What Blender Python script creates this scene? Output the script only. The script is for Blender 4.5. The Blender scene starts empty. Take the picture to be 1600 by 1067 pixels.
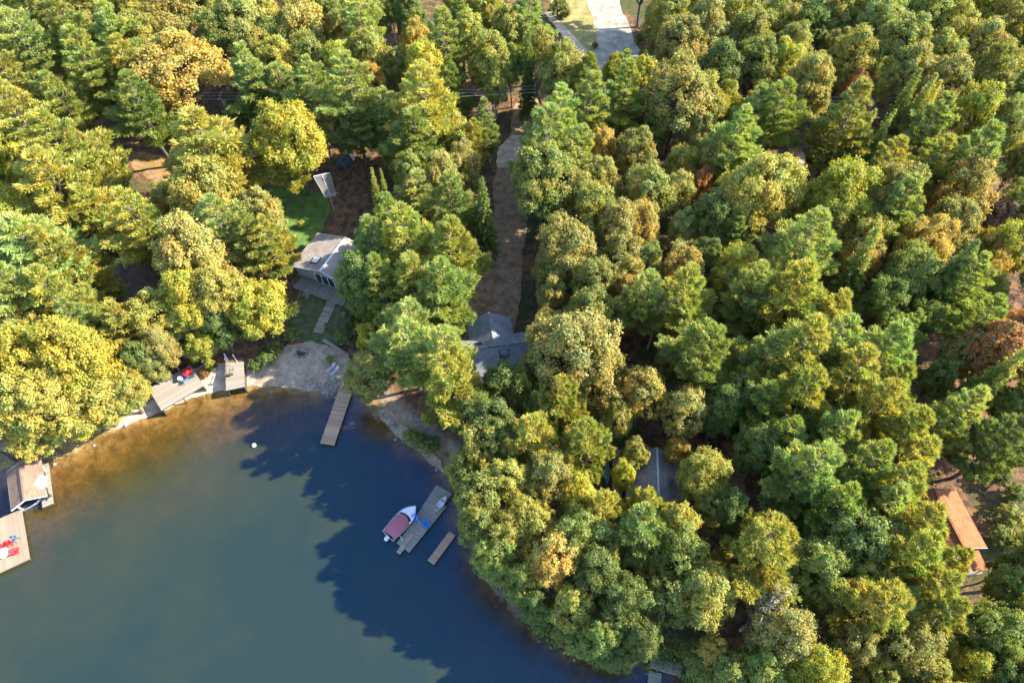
import bpy, bmesh, math, random
import numpy as np
from mathutils import Vector, Matrix
from mathutils.geometry import delaunay_2d_cdt

R_ = math.radians
S = bpy.context.scene
COL = S.collection
rnd = random.Random(7)

# ------------------------------------------------------------------ camera, sky, sun, exposure
CAM_H, TILT, F = 95.0, R_(34.0), 1067.0
cd = bpy.data.cameras.new('camera'); cam = bpy.data.objects.new('camera', cd); COL.objects.link(cam)
cam.location = (0, 0, CAM_H); cam.rotation_euler = (TILT, 0, 0)
cd.sensor_width = 36; cd.lens = 36 * F / 1600.0; cd.clip_start = 0.5; cd.clip_end = 6000
S.camera = cam
SUN_AZ, SUN_EL = R_(10), R_(34)          # azimuth from +X towards +Y
w = bpy.data.worlds.new('World'); S.world = w; w.use_nodes = True
nt = w.node_tree; bg = nt.nodes['Background']
sky = nt.nodes.new('ShaderNodeTexSky'); sky.sky_type = 'NISHITA'; sky.sun_disc = False
sky.sun_elevation = SUN_EL; sky.sun_rotation = R_(90) - SUN_AZ; sky.air_density = 1.0; sky.dust_density = 0.6; sky.ozone_density = 1.5
nt.links.new(sky.outputs[0], bg.inputs[0]); bg.inputs[1].default_value = 0.15
sd = bpy.data.lights.new('sun', 'SUN'); sun = bpy.data.objects.new('sun', sd); COL.objects.link(sun)
sd.energy = 4.6; sd.angle = R_(0.6); sd.color = (1.0, 0.91, 0.73)
sv = Vector((math.cos(SUN_EL) * math.cos(SUN_AZ), math.cos(SUN_EL) * math.sin(SUN_AZ), math.sin(SUN_EL)))
sun.rotation_euler = sv.to_track_quat('Z', 'Y').to_euler(); sun.location = (0, 0, 200)
S.view_settings.view_transform = 'Standard'; S.view_settings.look = 'None'
S.view_settings.exposure = 2.08; S.view_settings.gamma = 1.0
S.render.engine = 'CYCLES'
S.cycles.max_bounces = 6; S.cycles.diffuse_bounces = 4; S.cycles.transparent_max_bounces = 6; S.cycles.glossy_bounces = 2

# ------------------------------------------------------------------ pixel -> place
ct, st = math.cos(TILT), math.sin(TILT)
def ray(u, v):
    x = (u - 800) / F; y = (533.5 - v) / F
    return (x, y * ct + st, y * st - ct)
def flat(u, v, z=0.0):
    d = ray(u, v); t = (z - CAM_H) / d[2]
    return (d[0] * t, d[1] * t)
def proj(x, y, z):
    dz = z - CAM_H
    dep = y * st - dz * ct; up = y * ct + dz * st
    return 800 + F * x / dep, 533.5 - F * up / dep, dep

# ------------------------------------------------------------------ noise + terrain
def vnoise(x, y, seed=0):
    x = np.asarray(x, float); y = np.asarray(y, float)
    xi = np.floor(x).astype(np.int64); yi = np.floor(y).astype(np.int64)
    fx = x - xi; fy = y - yi; fx = fx * fx * (3 - 2 * fx); fy = fy * fy * (3 - 2 * fy)
    def h(a, b):
        n = (a * 374761393 + b * 668265263 + seed * 1442695) & 0x7fffffff
        n = ((n ^ (n >> 13)) * 1274126177) & 0x7fffffff
        return ((n ^ (n >> 16)) & 0xffff) / 65535.0
    return (h(xi, yi) * (1 - fx) + h(xi + 1, yi) * fx) * (1 - fy) + (h(xi, yi + 1) * (1 - fx) + h(xi + 1, yi + 1) * fx) * fy
def fbm(x, y, seed=0, o=4):
    x = np.asarray(x, float); y = np.asarray(y, float); s = 0; a = .5
    for i in range(o):
        s = s + a * vnoise(x * 2 ** i, y * 2 ** i, seed + i); a *= .5
    return s
shore_px = [(0, 738), (45, 722), (95, 716), (150, 692), (188, 668), (232, 650), (300, 622), (345, 612), (400, 602), (440, 606), (490, 612),
            (528, 614), (556, 618), (580, 642), (606, 668), (640, 698), (675, 722), (695, 748), (706, 785), (722, 830), (742, 885),
            (768, 928), (800, 962), (850, 998), (890, 1025), (950, 1040), (1000, 1044), (1050, 1052), (1110, 1085), (1170, 1140)]
shore = [flat(*p) for p in shore_px]
lake = [(-2500, -60), (-400, 0), (-130, 32)] + shore + [(60, -20), (90, -90), (120, -300), (150, -2500), (-2500, -2500)]
LK = np.array(lake); LA = LK[:-3]; 
def sdist(x, y):
    x = np.atleast_1d(np.asarray(x, float)); y = np.atleast_1d(np.asarray(y, float))
    d = np.full(x.shape, 1e9)
    a, b = LA[:-1], LA[1:]
    for (ax, ay), (bx, by) in zip(a, b):
        ex, ey = bx - ax, by - ay
        t = np.clip(((x - ax) * ex + (y - ay) * ey) / (ex * ex + ey * ey), 0, 1)
        d = np.minimum(d, (x - ax - t * ex) ** 2 + (y - ay - t * ey) ** 2)
    d = np.sqrt(d)
    ins = np.zeros(x.shape, bool); n = len(LK)
    for i in range(n):
        (x1, y1), (x2, y2) = LK[i], LK[(i + 1) % n]
        if y1 == y2: continue
        c = ((y1 > y) != (y2 > y)) & (x < (x2 - x1) * (y - y1) / (y2 - y1) + x1)
        ins ^= c
    return np.where(ins, -d, d)
def height(x, y, soft=True):
    x = np.atleast_1d(np.asarray(x, float)); y = np.atleast_1d(np.asarray(y, float))
    s = sdist(x, y) + (fbm(x / 3.0, y / 3.0, 3, 3) - .45) * 1.1
    t = np.clip(s / 8, 0, 1)
    land = 0.03 * s + 0.9 * t * t * (3 - 2 * t) + np.clip(s / 15, 0, 1) * (fbm(x / 14., y / 14., 5) - .45) * .9
    land = np.where(s > 150, land * 0 + 0.03 * 150 + .9 + (s - 150) * .004, land)
    k = np.clip((x + 42) / 34, 0, 1); sl = .095 * (1 - k) + .32 * k
    d = -s
    bed = -(sl * d * (0.55 + .9 * fbm(x / 6., y / 6., 9, 4)) + .012 * d) - .02
    bed = np.maximum(bed, -6.0)
    return np.where(s > 0, land, bed)
def gh(x, y): return float(height(x, y)[0])
def at(u, v, h=0.0):
    z = 1.0
    for _ in range(5):
        x, y = flat(u, v, z + h); z = max(0.0, gh(x, y))
    return x, y, z + h
def wat(u, v, z=0.0):
    x, y = flat(u, v, z); return x, y, z

# ------------------------------------------------------------------ materials
def mat(name):
    m = bpy.data.materials.new(name); m.use_nodes = True
    t = m.node_tree; t.nodes.clear(); o = t.nodes.new('ShaderNodeOutputMaterial')
    return m, t, o
def N(t, kind, **kw):
    n = t.nodes.new(kind)
    for k, v in kw.items(): setattr(n, k, v)
    return n
def noise(t, scale, detail=5, rough=.6, vec=None, dist=0):
    n = N(t, 'ShaderNodeTexNoise'); n.inputs['Scale'].default_value = scale; n.inputs['Detail'].default_value = detail
    n.inputs['Roughness'].default_value = rough; n.inputs['Distortion'].default_value = dist
    if vec is not None: t.links.new(vec, n.inputs['Vector'])
    return n.outputs['Fac']
def ramp(t, fac, stops):
    r = N(t, 'ShaderNodeValToRGB'); e = r.color_ramp.elements
    while len(e) < len(stops): e.new(.5)
    for el, (p, c) in zip(e, stops): el.position = p; el.color = (*c, 1) if len(c) == 3 else c
    t.links.new(fac, r.inputs[0]); return r.outputs[0]
def mix(t, fac, a, b, mode='MIX'):
    n = N(t, 'ShaderNodeMix', data_type='RGBA', blend_type=mode)
    for i, s in ((0, fac), (6, a), (7, b)):
        if hasattr(s, 'is_linked') or isinstance(s, bpy.types.NodeSocket): t.links.new(s, n.inputs[i])
        elif i == 0: n.inputs[0].default_value = s
        else: n.inputs[i].default_value = (*s, 1)
    return n.outputs[2]
def math_(t, op, a, b=None):
    n = N(t, 'ShaderNodeMath', operation=op)
    for i, s in ((0, a), (1, b)):
        if s is None: continue
        if isinstance(s, bpy.types.NodeSocket): t.links.new(s, n.inputs[i])
        else: n.inputs[i].default_value = s
    return n.outputs[0]
def attr(t, name): 
    n = N(t, 'ShaderNodeAttribute'); n.attribute_name = name; return n.outputs['Fac']
def objco(t): return N(t, 'ShaderNodeTexCoord').outputs['Object']
def geoco(t): return N(t, 'ShaderNodeNewGeometry').outputs['Position']
def principled(t, o, col, rough=.8, spec=.3, bump=None, bs=.3, bd=.05):
    p = N(t, 'ShaderNodeBsdfPrincipled'); p.inputs['Roughness'].default_value = rough
    p.inputs['Specular IOR Level'].default_value = spec
    if isinstance(col, bpy.types.NodeSocket): t.links.new(col, p.inputs['Base Color'])
    else: p.inputs['Base Color'].default_value = (*col, 1)
    if bump is not None:
        b = N(t, 'ShaderNodeBump'); b.inputs['Strength'].default_value = bs; b.inputs['Distance'].default_value = bd
        t.links.new(bump, b.inputs['Height']); t.links.new(b.outputs[0], p.inputs['Normal'])
    t.links.new(p.outputs[0], o.inputs[0]); return p
def simple(name, col, rough=.7, spec=.3, var=.25, scale=3.0):
    m, t, o = mat(name); n = noise(t, scale, 5, .65, objco(t))
    c = ramp(t, n, [(.25, tuple(x * (1 - var) for x in col)), (.75, tuple(min(1, x * (1 + var)) for x in col))])
    principled(t, o, c, rough, spec, n, .2, .03); return m
def m_leaf(name, trans=.42, gain=1.0):
    m, t, o = mat(name)
    oi = N(t, 'ShaderNodeObjectInfo')
    v = attr(t, 'v'); lb = attr(t, 'lobe')
    c = oi.outputs['Color']
    # autumn tint comes in lobes, as branches turn one by one
    thr = math_(t, 'SUBTRACT', 1.0, oi.outputs['Alpha'])
    turn = math_(t, 'GREATER_THAN', lb, thr)
    hot = mix(t, 1.0, c, (1.32, 1.0, .78), 'MULTIPLY')
    nz = noise(t, .28, 4, .6, objco(t)); c = mix(t, 1.0, c, ramp(t, nz, [(.36, (.82, .98, 1.1)), (.64, (1.22, 1.03, .85))]), 'MULTIPLY')
    c = mix(t, math_(t, 'MULTIPLY', turn, .7), c, hot)
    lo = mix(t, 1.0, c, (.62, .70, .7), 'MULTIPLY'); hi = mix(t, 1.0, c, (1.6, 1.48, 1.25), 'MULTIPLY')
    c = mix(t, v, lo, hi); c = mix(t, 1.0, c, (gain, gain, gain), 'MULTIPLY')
    d = N(t, 'ShaderNodeBsdfDiffuse'); tr = N(t, 'ShaderNodeBsdfTranslucent')
    t.links.new(c, d.inputs[0])
    tc = mix(t, 1.0, c, (1.15, 1.2, .5), 'MULTIPLY'); t.links.new(tc, tr.inputs[0])
    mx = N(t, 'ShaderNodeMixShader'); mx.inputs[0].default_value = trans
    t.links.new(d.outputs[0], mx.inputs[1]); t.links.new(tr.outputs[0], mx.inputs[2])
    g = N(t, 'ShaderNodeBsdfGlossy'); g.inputs['Roughness'].default_value = .6; g.inputs[0].default_value = (1, 1, 1, 1)
    m2 = N(t, 'ShaderNodeMixShader'); m2.inputs[0].default_value = .02
    t.links.new(mx.outputs[0], m2.inputs[1]); t.links.new(g.outputs[0], m2.inputs[2])
    t.links.new(m2.outputs[0], o.inputs[0]); return m
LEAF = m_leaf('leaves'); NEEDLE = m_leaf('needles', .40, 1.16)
def m_bark(name, a, b, sc=3):
    m, t, o = mat(name); n = noise(t, sc, 6, .7, objco(t)); principled(t, o, ramp(t, n, [(.35, a), (.65, b)]), .9, .2, n, .6, .05); return m
BARK = m_bark('bark', (.06, .045, .035), (.17, .14, .115)); BIRCH = m_bark('birch_bark', (.25, .22, .19), (.62, .58, .52), 2)
DEADW = m_bark('dead_wood', (.22, .195, .18), (.40, .36, .33)); DEADR = m_bark('dead_twigs', (.28, .17, .12), (.5, .36, .29))

def m_ground():
    m, t, o = mat('forest_floor'); p = geoco(t)
    big = noise(t, .09, 4, .55, p); mid = noise(t, .8, 6, .7, p); fine = noise(t, 7, 6, .75, p)
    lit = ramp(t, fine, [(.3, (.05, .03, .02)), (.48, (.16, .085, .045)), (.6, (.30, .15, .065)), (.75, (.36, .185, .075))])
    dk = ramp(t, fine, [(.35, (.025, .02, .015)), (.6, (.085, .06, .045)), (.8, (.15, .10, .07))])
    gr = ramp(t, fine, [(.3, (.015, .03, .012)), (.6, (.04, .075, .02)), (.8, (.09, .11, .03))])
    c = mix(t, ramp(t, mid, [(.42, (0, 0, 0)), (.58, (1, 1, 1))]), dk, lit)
    c = mix(t, ramp(t, big, [(.5, (0, 0, 0)), (.62, (.75, .75, .75))]), c, gr)
    # wet sandy bank and lake bed
    bedn = noise(t, .35, 6, .6, p, .4)
    sand = ramp(t, bedn, [(.3, (.18, .115, .05)), (.5, (.29, .20, .09)), (.7, (.38, .28, .14))])
    weed = ramp(t, noise(t, .4, 8, .78, p, .5), [(.42, (.30, .26, .12)), (.56, (1, 1, 1))])
    sand = mix(t, .75, sand, weed, 'MULTIPLY')
    sand = mix(t, attr(t, 'bed_dark'), sand, ramp(t, mid, [(.4, (.05, .042, .036)), (.6, (.13, .10, .075))]))  # bed colour turns dark brown towards the right
    c = mix(t, attr(t, 'bed'), c, sand)
    beach = ramp(t, noise(t, 2.0, 7, .7, p), [(.3, (.22, .17, .13)), (.55, (.40, .32, .25)), (.75, (.55, .46, .37))])
    c = mix(t, attr(t, 'beach'), c, beach)
    principled(t, o, c, .95, .15, fine, .8, .12); return m
GROUND = m_ground()
def m_sheet(name, cols, sc=1.5, fsc=9.0):
    m, t, o = mat(name); p = geoco(t); n = noise(t, sc, 6, .65, p); f = noise(t, fsc, 6, .7, p)
    h = math_(t, 'ADD', math_(t, 'MULTIPLY', n, .55), math_(t, 'MULTIPLY', f, .45))
    principled(t, o, ramp(t, h, cols), .95, .15, f, .6, .06); return m
GRASS = m_sheet('lawn_grass', [(.36, (.045, .085, .02)), (.5, (.075, .145, .032)), (.62, (.14, .20, .05))], .5)
GARDEN = m_sheet('rough_garden', [(.36, (.03, .045, .02)), (.5, (.07, .09, .035)), (.62, (.16, .13, .08))], .9)
DRYGRASS = m_sheet('dry_grass', [(.36, (.11, .12, .035)), (.5, (.22, .19, .07)), (.62, (.36, .27, .12))], .6)
GRAVEL = m_sheet('pale_gravel', [(.38, (.15, .13, .11)), (.5, (.27, .24, .20)), (.6, (.40, .35, .29))], .5, 9)
DIRT = m_sheet('dirt_track', [(.36, (.11, .07, .045)), (.47, (.21, .135, .085)), (.55, (.31, .20, .12)), (.64, (.42, .25, .13))], .8, 8)
SANDY = m_sheet('sandy_track', [(.36, (.24, .17, .12)), (.5, (.42, .31, .23)), (.62, (.58, .46, .36))], .8, 8)
BEACH = m_sheet('beach_sand', [(.34, (.12, .09, .065)), (.46, (.24, .185, .135)), (.56, (.35, .27, .20)), (.68, (.46, .35, .25))], .9, 6)
TANGRASS = m_sheet('tan_leaf_lawn', [(.36, (.13, .085, .035)), (.5, (.24, .145, .055)), (.62, (.33, .20, .08))], .8, 6)

def m_water():
    m, t, o = mat('lake_water'); p = geoco(t)
    dep = attr(t, 'depth')
    tr = N(t, 'ShaderNodeBsdfTransparent'); df = N(t, 'ShaderNodeBsdfDiffuse'); gl = N(t, 'ShaderNodeBsdfGlossy')
    tint = ramp(t, math_(t, 'MULTIPLY', dep, .5), [(0, (1, .93, .82)), (.3, (.85, .68, .38)), (1, (.5, .5, .24))])
    t.links.new(tint, tr.inputs[0])
    dn = math_(t, 'ADD', dep, math_(t, 'MULTIPLY', math_(t, 'SUBTRACT', noise(t, .14, 9, .7, p), .5), 2.8))
    col = ramp(t, math_(t, 'MULTIPLY', dn, .25), [(0, (.07, .052, .016)), (.22, (.042, .042, .015)), (.5, (.027, .035, .013)), (1, (.016, .027, .016))])
    t.links.new(col, df.inputs[0])
    f = math_(t, 'SUBTRACT', 1.0, math_(t, 'EXPONENT', math_(t, 'MULTIPLY', dep, -.95)))
    m1 = N(t, 'ShaderNodeMixShader'); t.links.new(f, m1.inputs[0]); t.links.new(tr.outputs[0], m1.inputs[1]); t.links.new(df.outputs[0], m1.inputs[2])
    mp = N(t, 'ShaderNodeMapping'); mp.inputs['Rotation'].default_value = (0, 0, R_(35)); mp.inputs['Scale'].default_value = (.6, 1.7, 1)
    t.links.new(p, mp.inputs[0])
    rp = math_(t, 'ADD', noise(t, 2.6, 5, .65, mp.outputs[0]), math_(t, 'MULTIPLY', noise(t, .5, 3, .6, mp.outputs[0]), 1.5))
    b = N(t, 'ShaderNodeBump'); b.inputs['Strength'].default_value = .4; b.inputs['Distance'].default_value = .1
    t.links.new(rp, b.inputs['Height']); t.links.new(b.outputs[0], gl.inputs['Normal'])
    gl.inputs['Roughness'].default_value = .05; gl.inputs[0].default_value = (.004, .33, 1, 1)
    vm = N(t, 'ShaderNodeVectorMath', operation='DOT_PRODUCT'); t.links.new(b.outputs[0], vm.inputs[0]); t.links.new(N(t, 'ShaderNodeNewGeometry').outputs['Incoming'], vm.inputs[1])
    cc = math_(t, 'SUBTRACT', 1.0, math_(t, 'ABSOLUTE', vm.outputs['Value'])); ff = math_(t, 'ADD', .062, math_(t, 'MULTIPLY', math_(t, 'POWER', cc, 4.0), .9))
    m2 = N(t, 'ShaderNodeMixShader'); t.links.new(ff, m2.inputs[0]); t.links.new(m1.outputs[0], m2.inputs[1]); t.links.new(gl.outputs[0], m2.inputs[2])
    t.links.new(m2.outputs[0], o.inputs[0]); return m
WATER = m_water()
def m_wood(name, a, b, rough=.8):
    m, t, o = mat(name); v = attr(t, 'v'); n = noise(t, 2.2, 6, .7, objco(t))
    c = mix(t, v, a, b); c = mix(t, math_(t, 'MULTIPLY', n, .55), c, tuple(x * .55 for x in a))
    principled(t, o, c, rough, .25, n, .3, .02); return m
W_GREY = m_wood('grey_wood', (.21, .185, .16), (.34, .30, .265)); W_BROWN = m_wood('brown_wood', (.34, .215, .135), (.52, .35, .235))
W_PALE = m_wood('pale_wood', (.24, .205, .175), (.35, .305, .26)); W_SAND = m_wood('sandy_wood', (.24, .185, .135), (.32, .255, .19))
W_DARK = simple('dark_timber', (.06, .05, .045)); FRAME = simple('frame_timber', (.16, .13, .11))
def m_shingle(name, a, b, rot=0):
    m, t, o = mat(name); co = objco(t); br = N(t, 'ShaderNodeTexBrick')
    br.inputs['Scale'].default_value = 1.0; br.inputs['Brick Width'].default_value = .5; br.inputs['Row Height'].default_value = .22
    br.inputs['Mortar Size'].default_value = .015; br.inputs['Color1'].default_value = (*a, 1); br.inputs['Color2'].default_value = (*b, 1)
    br.inputs['Mortar'].default_value = (*[x * .5 for x in a], 1); t.links.new(co, br.inputs['Vector'])
    n = noise(t, .7, 6, .65, co); n2 = noise(t, 6, 4, .7, co)
    c = mix(t, .7, br.outputs[0], ramp(t, n, [(.3, (.6, .58, .56)), (.7, (1.2, 1.17, 1.1))]), 'MULTIPLY')
    litter = ramp(t, n2, [(.6, (0, 0, 0)), (.68, (1, 1, 1))])
    c = mix(t, math_(t, 'MULTIPLY', litter, .65), c, (.3, .17, .08))
    principled(t, o, c, .9, .2, n2, .3, .03); return m
SH_GREY = m_shingle('grey_shingles', (.27, .24, .22), (.36, .32, .29)); SH_BLUE = m_shingle('blue_grey_shingles', (.15, .17, .20), (.22, .24, .27))
SH_TAN = m_shingle('tan_shingles', (.19, .125, .10), (.25, .17, .135)); SH_BROWN = m_shingle('brown_shingles', (.17, .12, .11), (.24, .17, .15))
SH_RUST = m_shingle('rust_shingles', (.20, .082, .036), (.26, .115, .055))
SH_SLATE = m_shingle('slate_grey_shingles', (.20, .195, .195), (.29, .275, .265))
WHITE = simple('white_paint', (.72, .72, .70), .45, .4, .08); SIDING = simple('grey_siding', (.24, .23, .22)); LOGW = simple('brown_siding', (.15, .10, .07))
GLASS = simple('window_glass', (.02, .03, .04), .08, .8, .2); MAROON = simple('maroon_canvas', (.36, .11, .15), .8, .2, .15, 2); GEL = simple('white_gelcoat', (.68, .70, .73), .25, .5, .05)
BLACK = simple('black_plastic', (.03, .03, .035), .4); RED = simple('red_plastic', (.6, .03, .04), .5, .3, .12); BLUE = simple('bright_blue_plastic', (.015, .17, .55), .5, .3, .12)
SLATE = simple('slate_blue_plastic', (.13, .19, .26), .5); TEAL = simple('teal_plastic', (.05, .30, .36), .4); STONE = simple('stone', (.20, .175, .155), .9, .2, .5, 2)
METAL = simple('pale_metal', (.36, .34, .34), .5, .5, .1); NAVY = simple('navy_tarp', (.05, .075, .12), .6); PINK = simple('pink_cloth', (.7, .5, .48), .8); ASH = simple('ash', (.05, .045, .045))
STEPM = m_wood('step_timber', (.26, .2, .16), (.42, .34, .28))

# ------------------------------------------------------------------ object helpers
def tag(o, label=None, cat=None, group=None, kind=None):
    if label: o['label'] = label
    if cat: o['category'] = cat
    if group: o['group'] = group
    if kind: o['kind'] = kind
    return o
def empty(name, loc, rz=0, label=None, cat=None, group=None):
    o = bpy.data.objects.new(name, None); COL.objects.link(o); o.location = loc; o.rotation_euler = (0, 0, rz); o.empty_display_size = .5
    return tag(o, label, cat, group)
def link(name, me, parent=None, loc=(0, 0, 0)):
    o = bpy.data.objects.new(name, me); COL.objects.link(o); o.parent = parent; o.location = loc; return o
class MB:
    def __init__(s): s.v = []; s.f = []; s.t = []
    def add(s, vs, fs, tint=None):
        b = len(s.v); s.v += [tuple(p) for p in vs]; tn = rnd.random() if tint is None else tint
        for f in fs: s.f.append(tuple(b + i for i in f)); s.t.append(tn)
        return s
    def box(s, c, d, rz=0, tint=None, M=None):
        x, y, z = (k / 2 for k in d); ca, sa = math.cos(rz), math.sin(rz); P = []
        for i in (-1, 1):
            for j in (-1, 1):
                for k in (-1, 1):
                    q = Vector((i * x, j * y, k * z))
                    if M is not None: q = M @ q
                    q = Vector((q.x * ca - q.y * sa, q.x * sa + q.y * ca, q.z)); P.append(q + Vector(c))
        return s.add(P, [(0, 1, 3, 2), (4, 6, 7, 5), (0, 4, 5, 1), (2, 3, 7, 6), (0, 2, 6, 4), (1, 5, 7, 3)], tint)
    def hexa(s, bot, top, tint=None):   # two quads in the same order
        n = len(bot); fs = [tuple(range(n))[::-1], tuple(range(n, 2 * n))] + [(i, (i + 1) % n, n + (i + 1) % n, n + i) for i in range(n)]
        return s.add(list(bot) + list(top), fs, tint)
    def bar(s, a, b, w=.06, h=None, tint=None):
        a, b = Vector(a), Vector(b); d = (b - a); L = d.length; q = d.to_track_quat('X', 'Z').to_matrix(); c = (a + b) / 2; h = h or w
        P = [c + q @ Vector((i * L / 2, j * w / 2, k * h / 2)) for i in (-1, 1) for j in (-1, 1) for k in (-1, 1)]
        return s.add(P, [(0, 1, 3, 2), (4, 6, 7, 5), (0, 4, 5, 1), (2, 3, 7, 6), (0, 2, 6, 4), (1, 5, 7, 3)], tint)
    def tube(s, pts, rad, n=7, cap=True, tint=None):
        pts = [Vector(p) for p in pts]; V = []; F_ = []
        for i, p in enumerate(pts):
            d = (pts[min(i + 1, len(pts) - 1)] - pts[max(i - 1, 0)]).normalized()
            a = d.orthogonal().normalized() if abs(d.z) < .95 else (Vector((1, 0, 0)) - d * d.x).normalized(); b = d.cross(a)
            r = rad[i] if hasattr(rad, '__len__') else rad
            V += [p + (a * math.cos(k * 2 * math.pi / n) + b * math.sin(k * 2 * math.pi / n)) * r for k in range(n)]
        for i in range(len(pts) - 1):
            for k in range(n): F_.append((i * n + k, i * n + (k + 1) % n, (i + 1) * n + (k + 1) % n, (i + 1) * n + k))
        if cap: F_ += [tuple(range(n))[::-1], tuple(range((len(pts) - 1) * n, len(pts) * n))]
        return s.add(V, F_, tint)
    def cyl(s, c, r, h, n=12, r2=None): return s.tube([c, (c[0], c[1], c[2] + h)], [r, r if r2 is None else r2], n)
    def mesh(s, name, m, smooth=False):
        me = bpy.data.meshes.new(name); me.from_pydata(s.v, [], s.f); me.materials.append(m)
        a = me.attributes.new('v', 'FLOAT', 'FACE'); a.data.foreach_set('value', s.t)
        if smooth: me.polygons.foreach_set('use_smooth', [True] * len(me.polygons))
        me.update(); return me
    def build(s, name, m, parent=None, smooth=False): return link(name, s.mesh(name, m, smooth), parent)

# ------------------------------------------------------------------ terrain, lake
def axis(lo, hi, step, far):
    a = list(np.arange(lo, hi + step / 2, step)); d = step * 1.6
    while a[-1] < far: a.append(a[-1] + d); d *= 1.45
    d = step * 1.6
    while a[0] > -far: a.insert(0, a[0] - d); d *= 1.45
    return np.array(a)
gx = axis(-140, 145, .9, 3000); gy = axis(-12, 190, .9, 3000)
X, Y = np.meshgrid(gx, gy); Z = height(X.ravel(), Y.ravel()).reshape(X.shape)
def grid_mesh(name, Zs, keep=None, attrs=None, m=None):
    ny, nx = X.shape; V = np.stack([X.ravel(), Y.ravel(), Zs.ravel()], 1)
    idx = np.arange(nx * ny).reshape(ny, nx)
    q = np.stack([idx[:-1, :-1], idx[:-1, 1:], idx[1:, 1:], idx[1:, :-1]], -1).reshape(-1, 4)
    if keep is not None: q = q[keep[:-1, :-1].ravel() | keep[1:, 1:].ravel() | keep[1:, :-1].ravel() | keep[:-1, 1:].ravel()]
    used = np.unique(q); remap = np.full(nx * ny, -1); remap[used] = np.arange(len(used)); q = remap[q]; V = V[used]
    me = bpy.data.meshes.new(name); me.vertices.add(len(V)); me.vertices.foreach_set('co', V.ravel().astype(np.float32))
    me.loops.add(q.size); me.loops.foreach_set('vertex_index', q.ravel().astype(np.int32)); me.polygons.add(len(q))
    me.polygons.foreach_set('loop_start', np.arange(0, q.size, 4, dtype=np.int32))
    for k, a in (attrs or {}).items():
        at_ = me.attributes.new(k, 'FLOAT', 'POINT'); at_.data.foreach_set('value', a.ravel()[used].astype(np.float32))
    me.update(calc_edges=True); me.polygons.foreach_set('use_smooth', [True] * len(q)); me.materials.append(m)
    return link(name, me)
SD = sdist(X.ravel(), Y.ravel()).reshape(X.shape)
bedm = np.clip((.55 - Z) / .35, 0, 1)
tag(grid_mesh('ground', Z, None, {'bed_dark': np.clip((X + 22) / 22, 0, 1) * .85 + 0, 'bed': bedm, 'beach': np.clip(1 - np.abs(Z - .45) / .3, 0, 1) * .7}, GROUND), kind='structure')
tag(grid_mesh('water', Z * 0, Z < .6, {'depth': np.maximum(0, -Z)}, WATER), kind='structure')

def inpoly(P, x, y):
    c = False; n = len(P)
    for i in range(n):
        x1, y1 = P[i]; x2, y2 = P[(i + 1) % n]
        if (y1 > y) != (y2 > y) and x < (x2 - x1) * (y - y1) / (y2 - y1) + x1: c = not c
    return c
CLEAR = []
def sheet(name, px, m, dz=.05, step=1.0, wob=.35, clear=True, minz=None):
    P = [at(u, v)[:2] for u, v in px]
    Q = []
    for i in range(len(P)):
        a, b = P[i], P[(i + 1) % len(P)]; L = math.hypot(b[0] - a[0], b[1] - a[1]); n = max(1, int(L / .7))
        for k in range(n):
            x = a[0] + (b[0] - a[0]) * k / n; y = a[1] + (b[1] - a[1]) * k / n
            Q.append((x + (float(vnoise(x * .9, y * .9, 11)) - .5) * 2 * wob, y + (float(vnoise(x * .9, y * .9, 12)) - .5) * 2 * wob))
    if clear: CLEAR.append(P)
    xs = [q[0] for q in Q]; ys = [q[1] for q in Q]; pts = [Vector(q) for q in Q]; ne = len(pts)
    yy = min(ys)
    while yy < max(ys):
        xx = min(xs)
        while xx < max(xs):
            if inpoly(Q, xx, yy): pts.append(Vector((xx, yy)))
            xx += step
        yy += step
    vs, es, fs, *_ = delaunay_2d_cdt(pts, [(i, (i + 1) % ne) for i in range(ne)], [], 1, 1e-4)
    hz = height([v.x for v in vs], [v.y for v in vs])
    me = bpy.data.meshes.new(name); me.from_pydata([(v.x, v.y, max(z, 0) + dz) for v, z in zip(vs, hz)], [], fs); me.materials.append(m)
    me.polygons.foreach_set('use_smooth', [True] * len(me.polygons))
    return tag(link(name, me), kind='structure')
sheet('road', [(905, -60), (915, 0), (924, 22), (931, 50), (934, 74), (915, 92), (905, 130), (960, 150), (1060, 140), (1040, 100), (1002, 82), (988, 55), (975, 22), (962, -10), (955, -60)], GRAVEL, .06)
sheet('grass_verge', [(850, -60), (862, -5), (856, 30), (880, 60), (900, 100), (935, 78), (928, 22), (912, -60)], DRYGRASS, .03)
sheet('sandy_path', [(852, 22), (858, 20), (895, 55), (917, 80), (912, 98), (903, 88), (880, 60)], SANDY, .07, .6, .15)
sheet('driveway', [(838, 130), (815, 148), (800, 175), (797, 215), (780, 250), (768, 290), (772, 330), (768, 380), (735, 430), (705, 480), (690, 540), (740, 560), (800, 520), (812, 480), (815, 420), (822, 360), (826, 300), (832, 240), (836, 190), (845, 150)], DIRT, .05)
sheet('gravel_patch', [(775, 240), (780, 228), (800, 212), (828, 216), (830, 240), (800, 262), (778, 262)], SANDY, .08, .7)
sheet('lawn', [(400, 300), (405, 330), (420, 360), (445, 380), (480, 395), (505, 360), (513, 335), (515, 318), (505, 300), (470, 292), (430, 290)], GRASS, .04)
sheet('garden_grass', [(455, 470), (450, 515), (480, 535), (545, 535), (560, 500), (545, 470), (500, 450)], GARDEN, .035, clear=False)
sheet('beach', [(395, 605), (400, 585), (425, 560), (450, 540), (490, 533), (540, 548), (556, 570), (556, 612), (530, 612), (490, 611), (440, 606)], BEACH, .05, .8, .4)
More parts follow.
